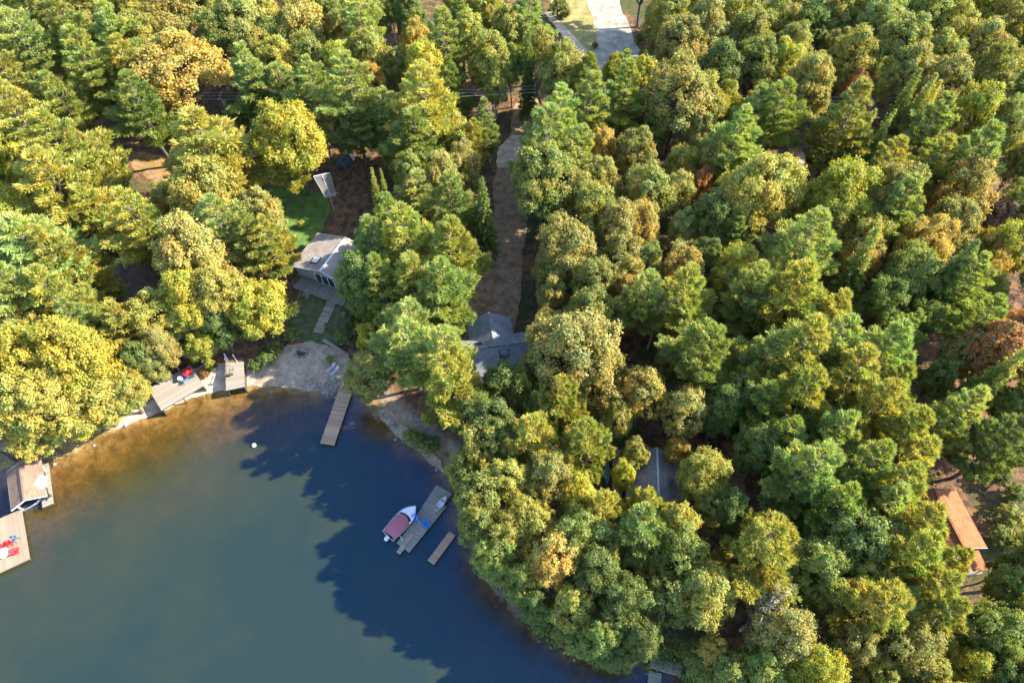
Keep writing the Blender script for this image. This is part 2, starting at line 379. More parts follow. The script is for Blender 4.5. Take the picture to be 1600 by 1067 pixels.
sheet('garden_beach', [(590, 642), (604, 637), (630, 664), (660, 692), (690, 718), (692, 740), (660, 712), (625, 685), (605, 664)], BEACH, .05, .8, .3)
sheet('shore_path', [(225, 655), (180, 672), (188, 655), (230, 630), (290, 580), (330, 565), (400, 570), (400, 602), (345, 611), (300, 622)], SANDY, .05, .8, .3)
sheet('leafy_lawn', [(182, 242), (195, 240), (262, 242), (285, 262), (290, 300), (262, 300), (240, 280), (210, 262)], TANGRASS, .035, wob=1.1)
sheet('forest_track', [(170, 238), (190, 238), (245, 270), (258, 286), (246, 286), (222, 262), (195, 250)], DIRT, .06, .6, .5)
sheet('sand_clearing', [(1232, 232), (1268, 228), (1285, 245), (1275, 262), (1240, 262)], DIRT, .05, wob=1.5)
sheet('sandy_patch', [(1242, 243), (1262, 238), (1276, 247), (1266, 254), (1246, 254)], SANDY, .09, .6, wob=.9)
sheet('bark_path', [(1128, 690), (1158, 690), (1165, 790), (1140, 800)], DIRT, .04)

# ------------------------------------------------------------------ tree prototypes
def quads_mesh(name, C, T, B, val, lobe, m):
    n = len(C); V = np.empty((n, 4, 3)); V[:, 0] = C - T; V[:, 1] = C - B; V[:, 2] = C + T; V[:, 3] = C + B
    me = bpy.data.meshes.new(name); me.vertices.add(n * 4); me.vertices.foreach_set('co', V.ravel().astype(np.float32))
    me.loops.add(n * 4); me.loops.foreach_set('vertex_index', np.arange(n * 4, dtype=np.int32)); me.polygons.add(n)
    me.polygons.foreach_set('loop_start', np.arange(0, n * 4, 4, dtype=np.int32))
    for k, a in (('v', val), ('lobe', lobe)):
        at_ = me.attributes.new(k, 'FLOAT', 'FACE'); at_.data.foreach_set('value', np.asarray(a, np.float32))
    me.update(calc_edges=True); me.materials.append(m); return me
def unit(a): return a / np.maximum(1e-9, np.linalg.norm(a, axis=-1, keepdims=True))
def frames(Nn, rg):
    r = unit(rg.normal(size=Nn.shape)); T = unit(np.cross(Nn, r)); return T, np.cross(Nn, T)
def limb(mb, a, b, r0, rg, n=5, wob=.12, up=.15):
    a = np.array(a, float); b = np.array(b, float); L = np.linalg.norm(b - a); P = []
    for i in range(n + 1):
        t = i / n; p = a + (b - a) * t; p = p + rg.normal(size=3) * wob * L * .25 * math.sin(math.pi * t); p[2] += -up * L * math.sin(math.pi * t) * .5
        P.append(tuple(p))
    mb.tube(P, [max(.015, r0 * (1 - .85 * i / n)) for i in range(n + 1)], 5, False); return P
def broadleaf(seed, R=4.5, H=16., cb=.38, nl=26, leaf=.17, open_=0.0, top=0.0, bark=BARK, lr=(.17, .42), ntf=32, nlf=32):
    rg = np.random.default_rng(seed); rv = H * (1 - cb) / 2; c = np.array([0, 0, H - rv]); lob = []
    tries = 0
    while len(lob) < nl and tries < 4000:
        tries += 1
        d = unit(rg.normal(size=3)); 
        if d[2] < -.45: continue
        hr = 1 - top * max(0, d[2])
        k = rg.uniform(.5, .8); p = c + d * np.array([R * hr * (1 - .0), R * hr, rv]) * k
        r = R * rg.uniform(*lr)
        if any(np.linalg.norm(p - q) < .62 * (r + s) * (1 + open_) for q, s, _ in lob): continue
        lob.append((p, r, d))
    C = []; Nn = []; val = []; lb = []; mb = MB()
    th = H * .55
    tp = [(rg.normal() * .12 * i, rg.normal() * .12 * i, H * .78 * i / 6) for i in range(7)]; mb.tube(tp, [.30 * (1 - i * .13) for i in range(7)], 8, False)
    for p, r, d in lob:
        i = rg.integers(2, 5); limb(mb, tp[i], p + np.array([0, 0, -r * .2]), .12, rg)
        lv = rg.random(); ax = np.array([1, 1, rg.uniform(.7, .95)])
        for k in range(ntf):
            e = unit(rg.normal(size=3) + d * .55 + np.array([0, 0, .35])); tc = p + e * ax * r * rg.uniform(.65, 1.1)
            tr = R * rg.uniform(.055, .11)
            q = rg.normal(size=(nlf, 3)); q = q * .55 * tr; 
            C.append(tc + q); Nn.append(unit(e * .9 + np.array([0, 0, .35]) + rg.normal(size=(nlf, 3)) * .55))
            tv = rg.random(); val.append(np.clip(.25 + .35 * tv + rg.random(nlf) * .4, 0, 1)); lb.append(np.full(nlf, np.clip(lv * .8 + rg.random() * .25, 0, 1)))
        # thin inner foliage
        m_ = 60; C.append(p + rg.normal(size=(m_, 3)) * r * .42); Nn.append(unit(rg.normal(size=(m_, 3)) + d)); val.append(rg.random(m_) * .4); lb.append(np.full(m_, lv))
    C = np.concatenate(C); Nn = np.concatenate(Nn); T, B = frames(Nn, rg); s = leaf * .76 * rg.uniform(.6, 1.35, size=(len(C), 1))
    return quads_mesh('crown', C, T * s, B * s * .7, np.concatenate(val), np.concatenate(lb), LEAF), mb.mesh('trunk', bark), R, H
def pine(seed, R=4.8, H=21., cb=.3, whorls=13, up=.12, dense=1.0, prof=.45, needle=.62, irr=.32):
    rg = np.random.default_rng(seed); C = []; D = []; val = []; lb = []; mb = MB()
    tp = [(rg.normal() * .06 * i, rg.normal() * .06 * i, H * i / 8) for i in range(9)]; mb.tube(tp, [.30 * (1 - i * .115) for i in range(9)], 8, False)
    for wv in range(whorls):
        t = (wv + rg.uniform(-.2, .2)) / (whorls - 1); t = min(1, max(0, t)); z = H * (cb + (1 - cb) * t * .97)
        rad = R * (.8 + .25 * t / prof if t < prof else 1.05 * (1 - (t - prof) / (1 - prof)) ** .85 + .03) 
        rad = max(.5, rad * (.75 if t < prof and rg.random() < .3 else 1)); nb = int(rg.integers(5, 7)); a0 = rg.random() * 6.28
        for b in range(nb):
            a = a0 + b * 6.283 / nb + rg.normal() * .2; L = rad * rg.uniform(1 - irr * 1.2, 1 + irr * .6); dr = np.array([math.cos(a), math.sin(a), 0.])
            up_ = up + .5 * t * t; side = np.array([-dr[1], dr[0], 0])
            base = np.array([0, 0, z]); tip = base + dr * L + np.array([0, 0, L * up_]); P = limb(mb, base, tip, .075, rg, 4, .08, .1); lv = rg.random()
            ntw = max(3, int(L * 2.6 * dense)); m_ = 17
            def tuft(pc, out, tv, sp=.10):
                q = unit(out + rg.normal(size=(m_, 3)) * .38); C.append(pc + rg.normal(size=(m_, 3)) * sp + q * needle * .5); D.append(q)
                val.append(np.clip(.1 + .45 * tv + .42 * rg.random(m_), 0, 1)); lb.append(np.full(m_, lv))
            sag = lambda s: base + (tip - base) * s + np.array([0, 0, -.06 * L * math.sin(math.pi * min(1, s))])
            for k in range(ntw):
                s = .30 + .72 * (k + rg.random()) / ntw; tl = (.12 + .34 * (1.08 - s)) * L * rg.uniform(.6, 1.15); p0 = sag(s); tv = rg.random()
                tuft(p0 + [0, 0, .08], unit(dr + [0, 0, .5]), tv)
                for sg in (-1, 1):
                    o = unit(dr * rg.uniform(.5, 1.0) + side * sg * .9 + np.array([0, 0, rg.uniform(.05, .35)])); nn = max(1, int(tl / .45))
                    for j in range(1, nn + 1): tuft(p0 + o * tl * j / nn, unit(o + [0, 0, .55]), tv)
            tuft(tip, unit(dr + [0, 0, .6]), 1.0); tuft(tip - dr * .15, unit(dr + [0, 0, .6]), .9)
    C = np.concatenate(C); D = np.concatenate(D); r = unit(rg.normal(size=D.shape) + np.array([0, 0, .01])); Bv = unit(np.cross(D, r)); s = needle * rg.uniform(.6, 1.2, size=(len(C), 1))
    return quads_mesh('crown', C, D * s * .58, Bv * s * .11, np.concatenate(val), np.concatenate(lb), NEEDLE), mb.mesh('trunk', BARK), R, H
def spruce(seed, R=2.3, H=15., whorls=30, needle=.26):
    rg = np.random.default_rng(seed); C = []; D = []; val = []; lb = []; mb = MB()
    mb.tube([(0, 0, 0), (0, 0, H * .5), (0, 0, H * .99)], [.2, .12, .02], 7, False)
    for wv in range(whorls):
        t = wv / (whorls - 1); z = H * (.1 + .9 * t); rad = R * (1 - t) ** .85 + .08; nb = 7 if t < .8 else 5; a0 = rg.random() * 6.28
        for b in range(nb):
            a = a0 + b * 6.283 / nb + rg.normal() * .15; L = rad * rg.uniform(.75, 1.15); dr = np.array([math.cos(a), math.sin(a), 0.]); side = np.array([-dr[1], dr[0], 0]); lv = rg.random()
            droop = -.28 * (1 - t) + .25 * t
            if L > .6: mb.tube([(0, 0, z), tuple(np.array([0, 0, z]) + dr * L * .8 + np.array([0, 0, droop * L * .8]))], [.035, .012], 3, False)
            nt_ = max(2, int(L * 5))
            for k in range(nt_):
                s = (k + rg.random()) / nt_ * .85 + .18; off = rg.normal() * .2 * L * (1.1 - s)
                pc = np.array([0, 0, z]) + dr * L * s + side * off + np.array([0, 0, droop * L * s * s]); out = unit(dr + side * off * 1.5 + np.array([0, 0, .12 + droop * .6]))
                m_ = 14; q = unit(out + rg.normal(size=(m_, 3)) * .45); C.append(pc + rg.normal(size=(m_, 3)) * .09 + q * needle * .4); D.append(q)
                val.append(np.clip(.1 + .5 * rg.random() + .4 * rg.random(m_), 0, 1)); lb.append(np.full(m_, lv))
    m_ = 40; C.append(np.array([0, 0, H * .985]) + rg.normal(size=(m_, 3)) * [.05, .05, .22]); D.append(unit(rg.normal(size=(m_, 3)) * .4 + [0, 0, 1])); val.append(rg.random(m_)); lb.append(np.full(m_, .5))
    C = np.concatenate(C); D = np.concatenate(D); r = unit(rg.normal(size=D.shape)); Bv = unit(np.cross(D, r)); s = needle * rg.uniform(.6, 1.2, size=(len(C), 1))
    return quads_mesh('crown', C, D * s * .6, Bv * s * .26, np.concatenate(val), np.concatenate(lb), NEEDLE), mb.mesh('trunk', BARK), R, H
def bare(seed, R=2.6, H=13., bark=DEADW, n1=26, conifer=False):
    rg = np.random.default_rng(seed); mb = MB(); tw = MB()
    tp = [(rg.normal() * .08 * i, rg.normal() * .08 * i, H * i / 8) for i in range(9)]; mb.tube(tp, [.24 * (1 - i * .115) for i in range(9)], 7, False)
    for k in range(n1):
        t = rg.uniform(.25, .97); a = rg.random() * 6.28; L = R * ((1.1 - t) * 1.3 if conifer else rg.uniform(.5, 1.1)); b0 = np.array([0, 0, H * t * .98]); e = .05 if conifer else rg.uniform(.3, 1.0)
        d = np.array([math.cos(a), math.sin(a), e]); P = limb(tw, b0, b0 + d * L, .075, rg, 5, .25, -.05)
        for j in range(9):
            q = np.array(P[rg.integers(1, 6)]); dd = unit(d + rg.normal(size=3) * .8); limb(tw, q, q + dd * L * rg.uniform(.2, .5), .032, rg, 3, .3, 0)
    return tw.mesh('branches', bark), mb.mesh('trunk', bark), R, H
PRO = {
    'M': [broadleaf(11, 4.5, 16, .2, 34), broadleaf(12, 4.5, 15, .2, 38, .165, 0, .2), broadleaf(13, 4.6, 17, .24, 30, .185, .04, .3, lr=(.26, .42)), broadleaf(14, 4.3, 16, .15, 44, .16, 0, .35, lr=(.2, .36)), broadleaf(15, 4.6, 16, .26, 28, .19, .06, .2)],
    'B': [broadleaf(21, 3.0, 16, .3, 26, .13, .02, .35, BIRCH, (.28, .42)), broadleaf(22, 2.8, 15, .34, 24, .14, .08, .3, BIRCH, (.28, .4))],
    'P': [pine(31, 4.8, 21, .3, 10, .16, 1.15, .2), pine(32, 4.6, 22, .33, 9, .24, 1.15, .25), pine(33, 5.0, 20, .28, 11, .10, 1.15, .2, .66, .45), pine(34, 4.4, 21, .25, 11, .28, 1.2, .15), pine(35, 5.0, 21, .36, 9, .18, 1.15, .3, .62, .5), pine(36, 4.7, 22, .22, 12, .2, 1.1, .12, .6, .38)],
    'S': [spruce(41), spruce(42, 2.1, 16, 32)],
    'C': [broadleaf(51, 3.2, 15, .08, 44, .12, -.05, .75, BARK, (.2, .3), 22, 26)],
    'D': [bare(61), bare(62, 2.2, 14, DEADW, 30)],
    'K': [bare(63, 2.2, 12, DEADR, 46, True)],
    'U': [broadleaf(71, 1.5, 2.6, .05, 14, .11, 0, .1, BARK, (.3, .45), 14, 18), broadleaf(72, 1.4, 3.2, .05, 14, .11, 0, .3, BARK, (.3, .45), 14, 18)],
}
COLR = {  # albedo, autumn share
    'g': ((.18, .215, .055), .12), 'y': ((.262, .26, .06), .18), 'Y': ((.29, .29, .04), .12), 'o': ((.315, .258, .068), .28), 'r': ((.32, .16, .065), .35),
    'd': ((.12, .16, .042), 0.0), 'p': ((.22, .26, .085), 0.0), 't': ((.262, .252, .08), .22), 'v': ((.24, .15, .12), .3), 'b': ((.145, .19, .062), 0.0), 'x': ((.225, .23, .065), .18)}
CNAME = {'g': 'mid green', 'y': 'yellow green', 'Y': 'golden yellow', 'o': 'orange tinged', 'r': 'rust red', 'd': 'dark green', 'p': 'pale green', 't': 'tan green', 'v': 'purple brown', 'b': 'blue green', 'x': 'olive green'}
KNAME = {'M': ('broadleaf_tree', 'broadleaf tree'), 'B': ('birch_tree', 'birch tree'), 'P': ('pine_tree', 'pine tree'), 'S': ('spruce_tree', 'spruce tree'), 'C': ('cedar_tree', 'cedar tree'), 'D': ('dead_tree', 'bare dead tree'), 'K': ('dead_conifer', 'dead conifer'), 'U': ('shrub', 'shrub')}
#TREES
exec_trees = True
TREES = """
P 50 78 42 p|P 120 55 38 x|P 150 112 40 g|P 190 62 34 p|M 262 30 30 t|M 215 62 30 y|M 283 108 58 o|M 335 60 30 d|D 345 12 20 p|B 372 30 32 p|M 392 75 32 x
P 385 128 34 p|P 205 112 32 y|P 222 170 36 g|P 324 236 65 y|P 40 192 46 x|P 96 245 58 y|P 138 238 32 x|M 15 250 30 Y|P 20 130 36 x|P 100 165 30 g|P 70 20 34 g|M 140 8 30 x|M 205 12 26 y|M 300 8 30 x|P 10 30 34 p
P 95 300 58 y|P 148 335 38 y .85|P 58 392 64 p|P 94 410 44 y|M 18 345 36 Y|M 172 314 17 t|C 204 322 20 d|M 264 316 28 t|M 325 305 46 y|P 228 358 40 y|C 240 392 28 x|M 302 392 52 t|P 350 362 40 p|M 408 332 30 t|P 398 375 34 x|K 380 388 13 r|K 372 424 12 r|P 425 385 28 y
M 410 478 44 Y .68|M 248 496 38 y .85|M 345 455 36 y|M 292 462 38 Y|M 340 508 30 d .7|P 190 514 34 y .85|P 146 506 26 p .8|P 36 470 48 p|P 92 478 44 y|M 50 510 32 t|P 120 512 30 p
M 45 560 46 Y|M 108 555 52 Y|M 60 628 50 y|M 138 622 54 y|M 186 606 40 y|M 50 702 36 y|M 18 640 38 y|M 110 690 38 Y|M 165 680 30 y|M 12 590 34 x|M 238 568 24 t .75|M 250 540 26 t|M 316 540 26 Y .65|M 276 513 24 g .8|M 216 562 24 d|C 268 545 20 d
M 405 22 30 y|M 465 45 36 t|M 435 70 28 g|P 566 45 34 p|M 530 52 26 x|D 612 22 16 p|P 692 72 36 p|M 648 62 24 o|M 440 100 30 y|M 488 98 30 g|M 530 104 28 Y|M 578 90 30 y|M 620 112 26 g|M 664 108 32 Y|P 412 135 30 p .8|P 445 142 32 p .8|P 488 142 30 p|P 548 152 40 p|M 584 132 22 o
M 452 212 48 Y|M 502 192 24 t|P 604 180 34 p .8|P 662 165 46 y|P 648 222 46 g .8|P 560 204 30 b .7|M 700 200 28 y .7|M 722 262 28 t|P 756 196 22 p|D 764 215 14 p|P 742 222 20 y|M 770 95 32 y|B 735 60 26 y|B 795 50 26 y|B 765 20 26 y|P 720 25 30 g|M 640 20 26 d|M 590 15 24 g|M 500 20 28 d|P 700 130 26 g|P 450 262 24 y|P 615 222 26 g .75|M 775 140 20 x
P 612 352 34 g|P 658 306 34 p .75|P 702 322 36 p|P 642 376 46 y|P 692 392 44 y|P 590 398 40 b|M 566 432 34 d|P 642 446 48 y .8|P 688 446 40 p|S 590 320 12 g|S 607 325 10 g|S 757 350 22 d|M 692 282 30 t|M 640 270 26 g|P 606 440 34 g
P 638 508 42 p .8|P 602 496 28 x .65|M 578 526 22 Y .7|C 575 585 40 x .85|P 642 546 44 p .85|P 712 608 44 y|P 690 566 42 p|M 742 640 30 d|M 782 605 32 d|M 762 665 38 d|M 756 702 34 y|M 724 738 26 y|M 792 700 28 g|M 790 755 34 y|M 745 775 34 g|M 724 766 18 d|U 548 500 14 d|M 560 470 20 d
P 828 40 34 p|B 848 92 26 y|U 874 14 16 g|M 872 118 34 x|M 888 114 22 y|P 915 135 28 g|S 826 132 16 d|M 800 105 22 g|P 915 172 34 p|P 872 200 38 p|M 962 112 18 Y|P 978 122 26 g|M 1008 122 24 Y|P 978 155 34 g|M 1062 152 48 x|M 1100 160 32 y|M 1135 160 24 Y|M 1166 168 13 r|M 1096 210 26 t|P 1172 190 30 p|P 1150 232 38 p|M 1042 32 32 y|M 1062 72 34 t|B 1100 50 28 t|M 1125 108 32 d|M 1152 22 34 y|M 1175 62 32 x|M 1182 105 30 g|M 1090 15 28 x|M 1032 8 22 d|M 1040 62 22 d
P 852 232 42 p|P 908 240 28 p|M 936 235 26 o|M 990 243 28 x|M 1062 258 26 y|M 845 285 46 g|M 882 262 34 g|M 905 312 30 x|M 935 290 30 x|M 1020 205 22 d|M 1000 180 18 g
M 930 335 34 y|M 878 388 40 t|M 870 427 32 x .8|M 962 352 34 t|M 1000 352 30 o|M 1016 300 34 x|M 1060 305 26 t|M 1092 292 20 r|M 1062 360 24 p|M 962 402 34 x .85|M 1002 408 26 p|M 1062 425 30 t|M 865 462 24 t|M 926 440 32 x|M 976 438 28 o|P 1062 466 42 y|P 1148 368 26 p|M 1152 420 34 Y|M 1172 300 46 y|M 1110 340 32 d|M 930 482 34 g|M 1095 400 26 d|P 1172 464 38 p|M 856 515 24 t|M 896 505 26 x|M 1118 260 26 t|P 1010 470 34 p|D 1022 508 16 p
M 892 555 62 t|M 938 588 42 o|M 832 572 24 Y|M 816 612 28 y|M 1010 612 34 o|P 1110 562 46 g|M 1070 640 30 t|P 878 628 36 y|P 836 682 38 y|P 922 692 38 y|M 974 742 19 Y|M 992 708 22 x .8|P 1000 800 30 y .8|M 1058 702 20 o .8|M 1092 750 34 y|M 1046 800 16 o|M 860 752 36 t|M 818 755 28 y|M 908 788 30 Y|P 945 792 32 y|M 1128 638 30 d|M 968 650 26 x|M 850 640 30 g|M 1045 565 24 x|M 1150 620 30 g|P 1190 560 40 p|P 1180 640 34 g|M 1195 700 34 d|M 1110 800 26 x
P 1248 560 54 y|P 1302 545 44 p|P 1372 556 44 p|P 1392 604 36 g|P 1246 622 46 y|P 1322 600 46 y|P 1352 646 50 y|P 1400 682 44 y|P 1296 690 44 p|P 1420 722 42 y|P 1394 776 42 y|P 1256 752 50 p|P 1350 745 48 g|M 1560 552 44 r|S 1522 612 34 g|P 1500 655 38 p|P 1565 690 40 b|M 1588 640 30 g|M 1505 555 28 t|P 1215 690 34 g|U 1562 742 18 d|U 1592 772 18 p
M 1225 28 32 y|M 1262 40 30 d|M 1302 28 30 x|M 1340 18 28 y|M 1328 88 34 y|M 1298 80 24 t|M 1374 32 34 p|M 1408 78 38 x|M 1450 25 38 g|M 1492 55 32 y|M 1520 12 30 Y|M 1568 30 34 y|M 1530 82 34 t|M 1475 132 32 t|M 1422 118 30 t|M 1462 92 30 x|M 1220 105 28 Y|M 1268 130 34 x|M 1336 142 22 r|M 1368 125 26 y|P 1215 178 34 g|S 1392 196 20 g|S 1408 200 20 p|S 1424 206 18 y|P 1318 195 42 x|S 1330 250 14 p|S 1352 244 14 p|P 1450 205 36 p|M 1520 178 36 Y|M 1552 112 34 y|M 1548 150 28 x|M 1572 200 32 p|P 1440 258 34 y|P 1520 252 40 p|M 1216 268 24 Y .8|M 1590 255 26 o|M 1590 90 26 d|P 1375 270 34 y|M 1240 75 28 x|M 1590 150 28 g
M 1208 298 40 y|M 1250 318 26 Y|M 1312 310 44 Y|M 1384 300 40 x|P 1400 338 38 p|S 1488 302 22 b|M 1506 306 38 o|M 1480 355 36 t|M 1556 350 26 v|M 1582 385 32 Y|M 1446 382 36 o|M 1350 375 30 y|M 1538 385 26 o|M 1420 430 36 g|P 1258 385 48 p|M 1338 402 28 o|S 1335 440 28 g|S 1466 455 34 b|P 1508 452 34 p|D 1562 432 16 p|M 1592 330 28 g|M 1545 425 26 o|K 1562 482 14 t|M 1584 515 34 r|P 1238 462 48 y|P 1284 500 38 y|P 1405 522 26 p|M 1380 470 30 d|M 1300 350 30 x|M 1440 500 26 d|P 1530 510 34 g|M 1550 460 24 x
M 832 812 34 y|M 858 872 40 o|M 800 838 34 y|M 905 838 40 g|P 1000 842 42 p|M 930 900 38 d|M 972 942 38 d|M 1060 872 40 g|M 1106 925 44 y|M 890 948 30 y|M 1000 985 30 d|P 1182 862 52 y|M 1112 1012 24 o|D 1182 965 26 p|M 935 990 28 g|M 1138 1050 28 g|M 1050 935 34 g|M 820 905 30 g|M 775 870 32 g|M 752 825 34 g|M 842 942 26 d|M 955 870 28 x|M 1055 815 30 y|M 1150 800 30 d|M 1462 592 24 d|M 905 1015 26 g|M 975 1022 24 d|M 1010 905 24 y|M 880 1000 24 g|M 960 1035 26 d
M 1205 930 34 t|P 1426 828 42 y|P 1468 880 30 y|P 1415 874 46 y|P 1452 920 40 y|P 1352 962 48 y|M 1232 985 46 t|M 1265 1042 40 Y|M 1330 1015 34 t|M 1322 842 46 d|M 1345 884 16 r|M 1415 1010 42 t|P 1472 965 38 y|M 1502 1032 30 Y|M 1558 985 40 g|M 1590 1050 30 t|U 1580 806 20 y|U 1566 838 18 g|U 1592 845 20 y|M 1584 885 24 g|M 1380 850 38 g|M 1400 945 34 g|M 1330 900 30 y|M 1270 880 40 g|P 1380 800 40 p|M 1590 930 30 g|M 1440 1050 34 y|M 1360 1050 30 y|M 1180 1040 34 g|M 1290 930 30 g|M 1540 1050 30 d|P 1300 790 42 g
"""  # one dark green tree among the right-hand pines is added to darken a shaded gap
EXTRA = """
M 1650 60 40 y|M 1660 150 40 x|M 1650 250 40 g|M 1650 340 40 o|M 1655 430 40 g|P 1660 520 46 g|P 1650 610 46 g|M 1650 880 44 g|M 1650 980 46 y|M 1650 1060 44 g
M 40 -40 34 x|P 140 -45 34 g|M 240 -40 34 y|M 330 -40 34 g|M 430 -40 34 d|M 520 -35 34 g|P 610 -45 34 g|M 700 -40 34 y|M 790 -40 30 g|M 1010 -45 30 g|M 1090 -40 34 y|M 1180 -45 34 x|M 1270 -40 34 y|M 1360 -40 34 g|M 1450 -40 34 y|M 1540 -40 34 Y
P -50 120 44 g|P -50 240 44 y|P -50 350 46 g|P -55 470 46 y|M -50 580 46 Y|M -50 670 40 y|M 1090 1110 40 g|M 1180 1120 44 g|M 1290 1115 44 y|M 1390 1120 44 g|M 1500 1115 44 y|M 1600 1130 44 g
"""
LAND = [('the covered motorboat', 627, 820), ('the long brown dock', 525, 645), ('the grey cottage with a white skylight', 500, 390), ('the blue-grey roof beside the driveway', 765, 545), ('the orange roof', 1505, 815),
        ('the slate roof with a pale ridge', 1020, 740), ('the tan boathouse roof', 40, 765), ('the pale raised deck', 280, 612), ('the pale gravel road', 950, 45), ('the trapezoid lattice panel', 505, 290),
        ('the sandy clearing', 1258, 245), ('the shaded brown roof', 182, 435), ('the top left corner', 0, 0), ('the top right corner', 1600, 0), ('the bottom right corner', 1600, 1067), ('the driveway', 800, 330),
        ('the orange leafy lawn', 230, 255), ('the bottom edge dock', 1040, 1045), ('the right edge', 1600, 560), ('the picture centre', 860, 470)]
ORD = ['nearest', 'second nearest', 'third nearest', 'fourth nearest', 'fifth nearest', 'sixth nearest', 'seventh nearest', 'eighth nearest', 'ninth nearest', 'tenth nearest']
DIRS = ['right of', 'above right of', 'above', 'above left of', 'left of', 'below left of', 'below', 'below right of']
trees = []
def put_tree(kind, u, v, rp, c, hm=1.0):
    rp = rp * {'M': 1.17, 'P': 1.22, 'B': 1.15, 'C': 1.1}.get(kind, 1) if rp >= 27 else rp * 1.05
    if kind in 'MBP' : hf = .64
    elif kind == 'C': hf = .5
    elif kind in 'SDK': hf = .45
    else: hf = .5
    h = 15.
    for _ in range(4):
        x, y, z = at(u, v, h * hf); _, _, dep = proj(x, y, z); r = rp * dep / F
        if kind == 'M': h = min(22, 7 + 2.7 * r)
        elif kind == 'B': h = min(22, 9 + 3.2 * r)
        elif kind == 'P': h = min(23, 9 + 2.4 * r)
        elif kind == 'S': h = min(20, 11 + 4.6 * r)
        elif kind == 'C': h = 3 + 3.0 * r
        elif kind in 'DK': h = 11 + 2.2 * r
        else: h = 1.9 * r
        h *= hm
    if kind != 'U':
        for k in range(12):
            if float(sdist(x, y)[0]) > .5: break
            if k < 7:
                h *= .92; x, y, z = at(u, v, h * hf)
            else:
                g0 = float(sdist(x, y)[0]); gxx = float(sdist(x + .5, y)[0]) - g0; gyy = float(sdist(x, y + .5)[0]) - g0; q = math.hypot(gxx, gyy) or 1
                x += gxx / q * 1.0; y += gyy / q * 1.0
    z0 = gh(x, y)
    if z0 < .15: z0 = .1
    vi = rnd.randrange(len(PRO[kind])); cm, tm, R0, H0 = PRO[kind][vi]
    nm, kn = KNAME[kind]
    e = empty(nm, (x, y, z0 - .1), rnd.uniform(0, 6.28)); e.scale = (r / R0, r / R0, h / H0)
    e.rotation_euler = (rnd.gauss(0, .03), rnd.gauss(0, .03), rnd.uniform(0, 6.28))
    t = link('trunk', tm, e)
    cr = link('crown', cm, e)
    (a, b, g_), al = COLR[c]; q = rnd.uniform(.86, 1.16); hq = rnd.uniform(.93, 1.08)
    cr.color = (a * q * hq, b * q, g_ * q, (0 if kind in 'PS' else al) * rnd.uniform(.5, 1.4))
    size = 'huge' if rp > 50 else 'large' if rp > 38 else 'medium' if rp > 27 else 'small'
    if kind in 'DK': desc = 'pale grey ' + kn if kind == 'D' else 'brown ' + kn
    else: desc = size + ' ' + CNAME[c] + ' ' + kn
    best = min(LAND, key=lambda L: math.hypot(L[1] - u, L[2] - v)); d = math.hypot(best[1] - u, best[2] - v)
    di = DIRS[int(round(math.atan2(best[2] - v, u - best[1]) / (math.pi / 4))) % 8]
    e['category'] = kn.split()[-1] if kind != 'K' else 'dead tree'
    trees.append((e, desc, best[0], di, d, kn))
    return e
for part in TREES.replace('\n', '|').split('|') + EXTRA.replace('\n', '|').split('|'):
    p = part.split()
    if len(p) >= 5: put_tree(p[0], float(p[1]), float(p[2]), float(p[3]), p[4], float(p[5]) if len(p) > 5 else 1.0)
grp = {}
for tr in trees: grp.setdefault((tr[1], tr[2], tr[3]), []).append(tr)
for (desc, lm, di), L in grp.items():
    L.sort(key=lambda q: q[4])
    for i, tr in enumerate(L):
        e = tr[0]; e['group'] = tr[5] + 's of the lakeside forest'
        e['label'] = f"{desc} {di} {lm}" if len(L) == 1 else f"{ORD[i]} {desc} {di} {lm}".replace("the grey cottage with a white skylight", "the grey cottage").replace("the blue-grey roof beside the driveway", "the blue-grey roof").replace("the slate roof with a pale ridge", "the slate roof")

# ------------------------------------------------------------------ undergrowth, stones, reeds
def scatter_leaves(name, n, dens, m, hgt, size, label, seed, cols):
    rg = np.random.default_rng(seed); C = []; lo = []; sb = 'brush' in name
    x = rg.uniform(0 if sb else -130, 60 if sb else 135, n); y = rg.uniform(2, 60 if sb else 175, n); hz = height(x, y); sd_ = sdist(x, y)
    k = (sd_ > (.2 if 'brush' in name else 2.0)) & dens(x, y)
    for P in CLEAR:
        xs = [p[0] for p in P]; ys = [p[1] for p in P]
        bb = k & (x > min(xs)) & (x < max(xs)) & (y > min(ys)) & (y < max(ys))
        for i in np.nonzero(bb)[0]:
            if inpoly(P, x[i], y[i]): k[i] = False
    x, y, hz = x[k], y[k], hz[k]; m_ = 26; r = rg.uniform(.25, .8, len(x)) * hgt
    d = rg.normal(size=(len(x), m_, 3)) * .42; d[..., 2] = np.abs(d[..., 2]) * 1.2
    C = np.stack([x, y, hz], 1)[:, None, :] + d * r[:, None, None]; C = C.reshape(-1, 3)
    Nn = unit(rg.normal(size=C.shape) * .6 + [0, 0, 1]); T, B = frames(Nn, rg); s = size * rg.uniform(.6, 1.3, size=(len(C), 1))
    lobe = np.repeat(rg.random(len(x)), m_)
    o = link(name, quads_mesh(name, C, T * s, B * s * .7, rg.random(len(C)), lobe, m)); o.color = cols
    return tag(o, label, 'undergrowth', kind='stuff')
scatter_leaves('undergrowth', 2600, lambda x, y: (fbm(x / 7, y / 7, 21) > .40) | ((x > 8) & (y < 60) & (sdist(x, y) < 6)), LEAF, 1.5, .15, 'low green leafy undergrowth spread over the forest floor', 5, (.07, .115, .03, .25))
scatter_leaves('shore_brush', 9000, lambda x, y: (x > 3) & (y < 45) & (sdist(x, y) < 4), LEAF, 2.1, .17, 'dense green brush overhanging the right hand shoreline', 8, (.15, .20, .045, .15))
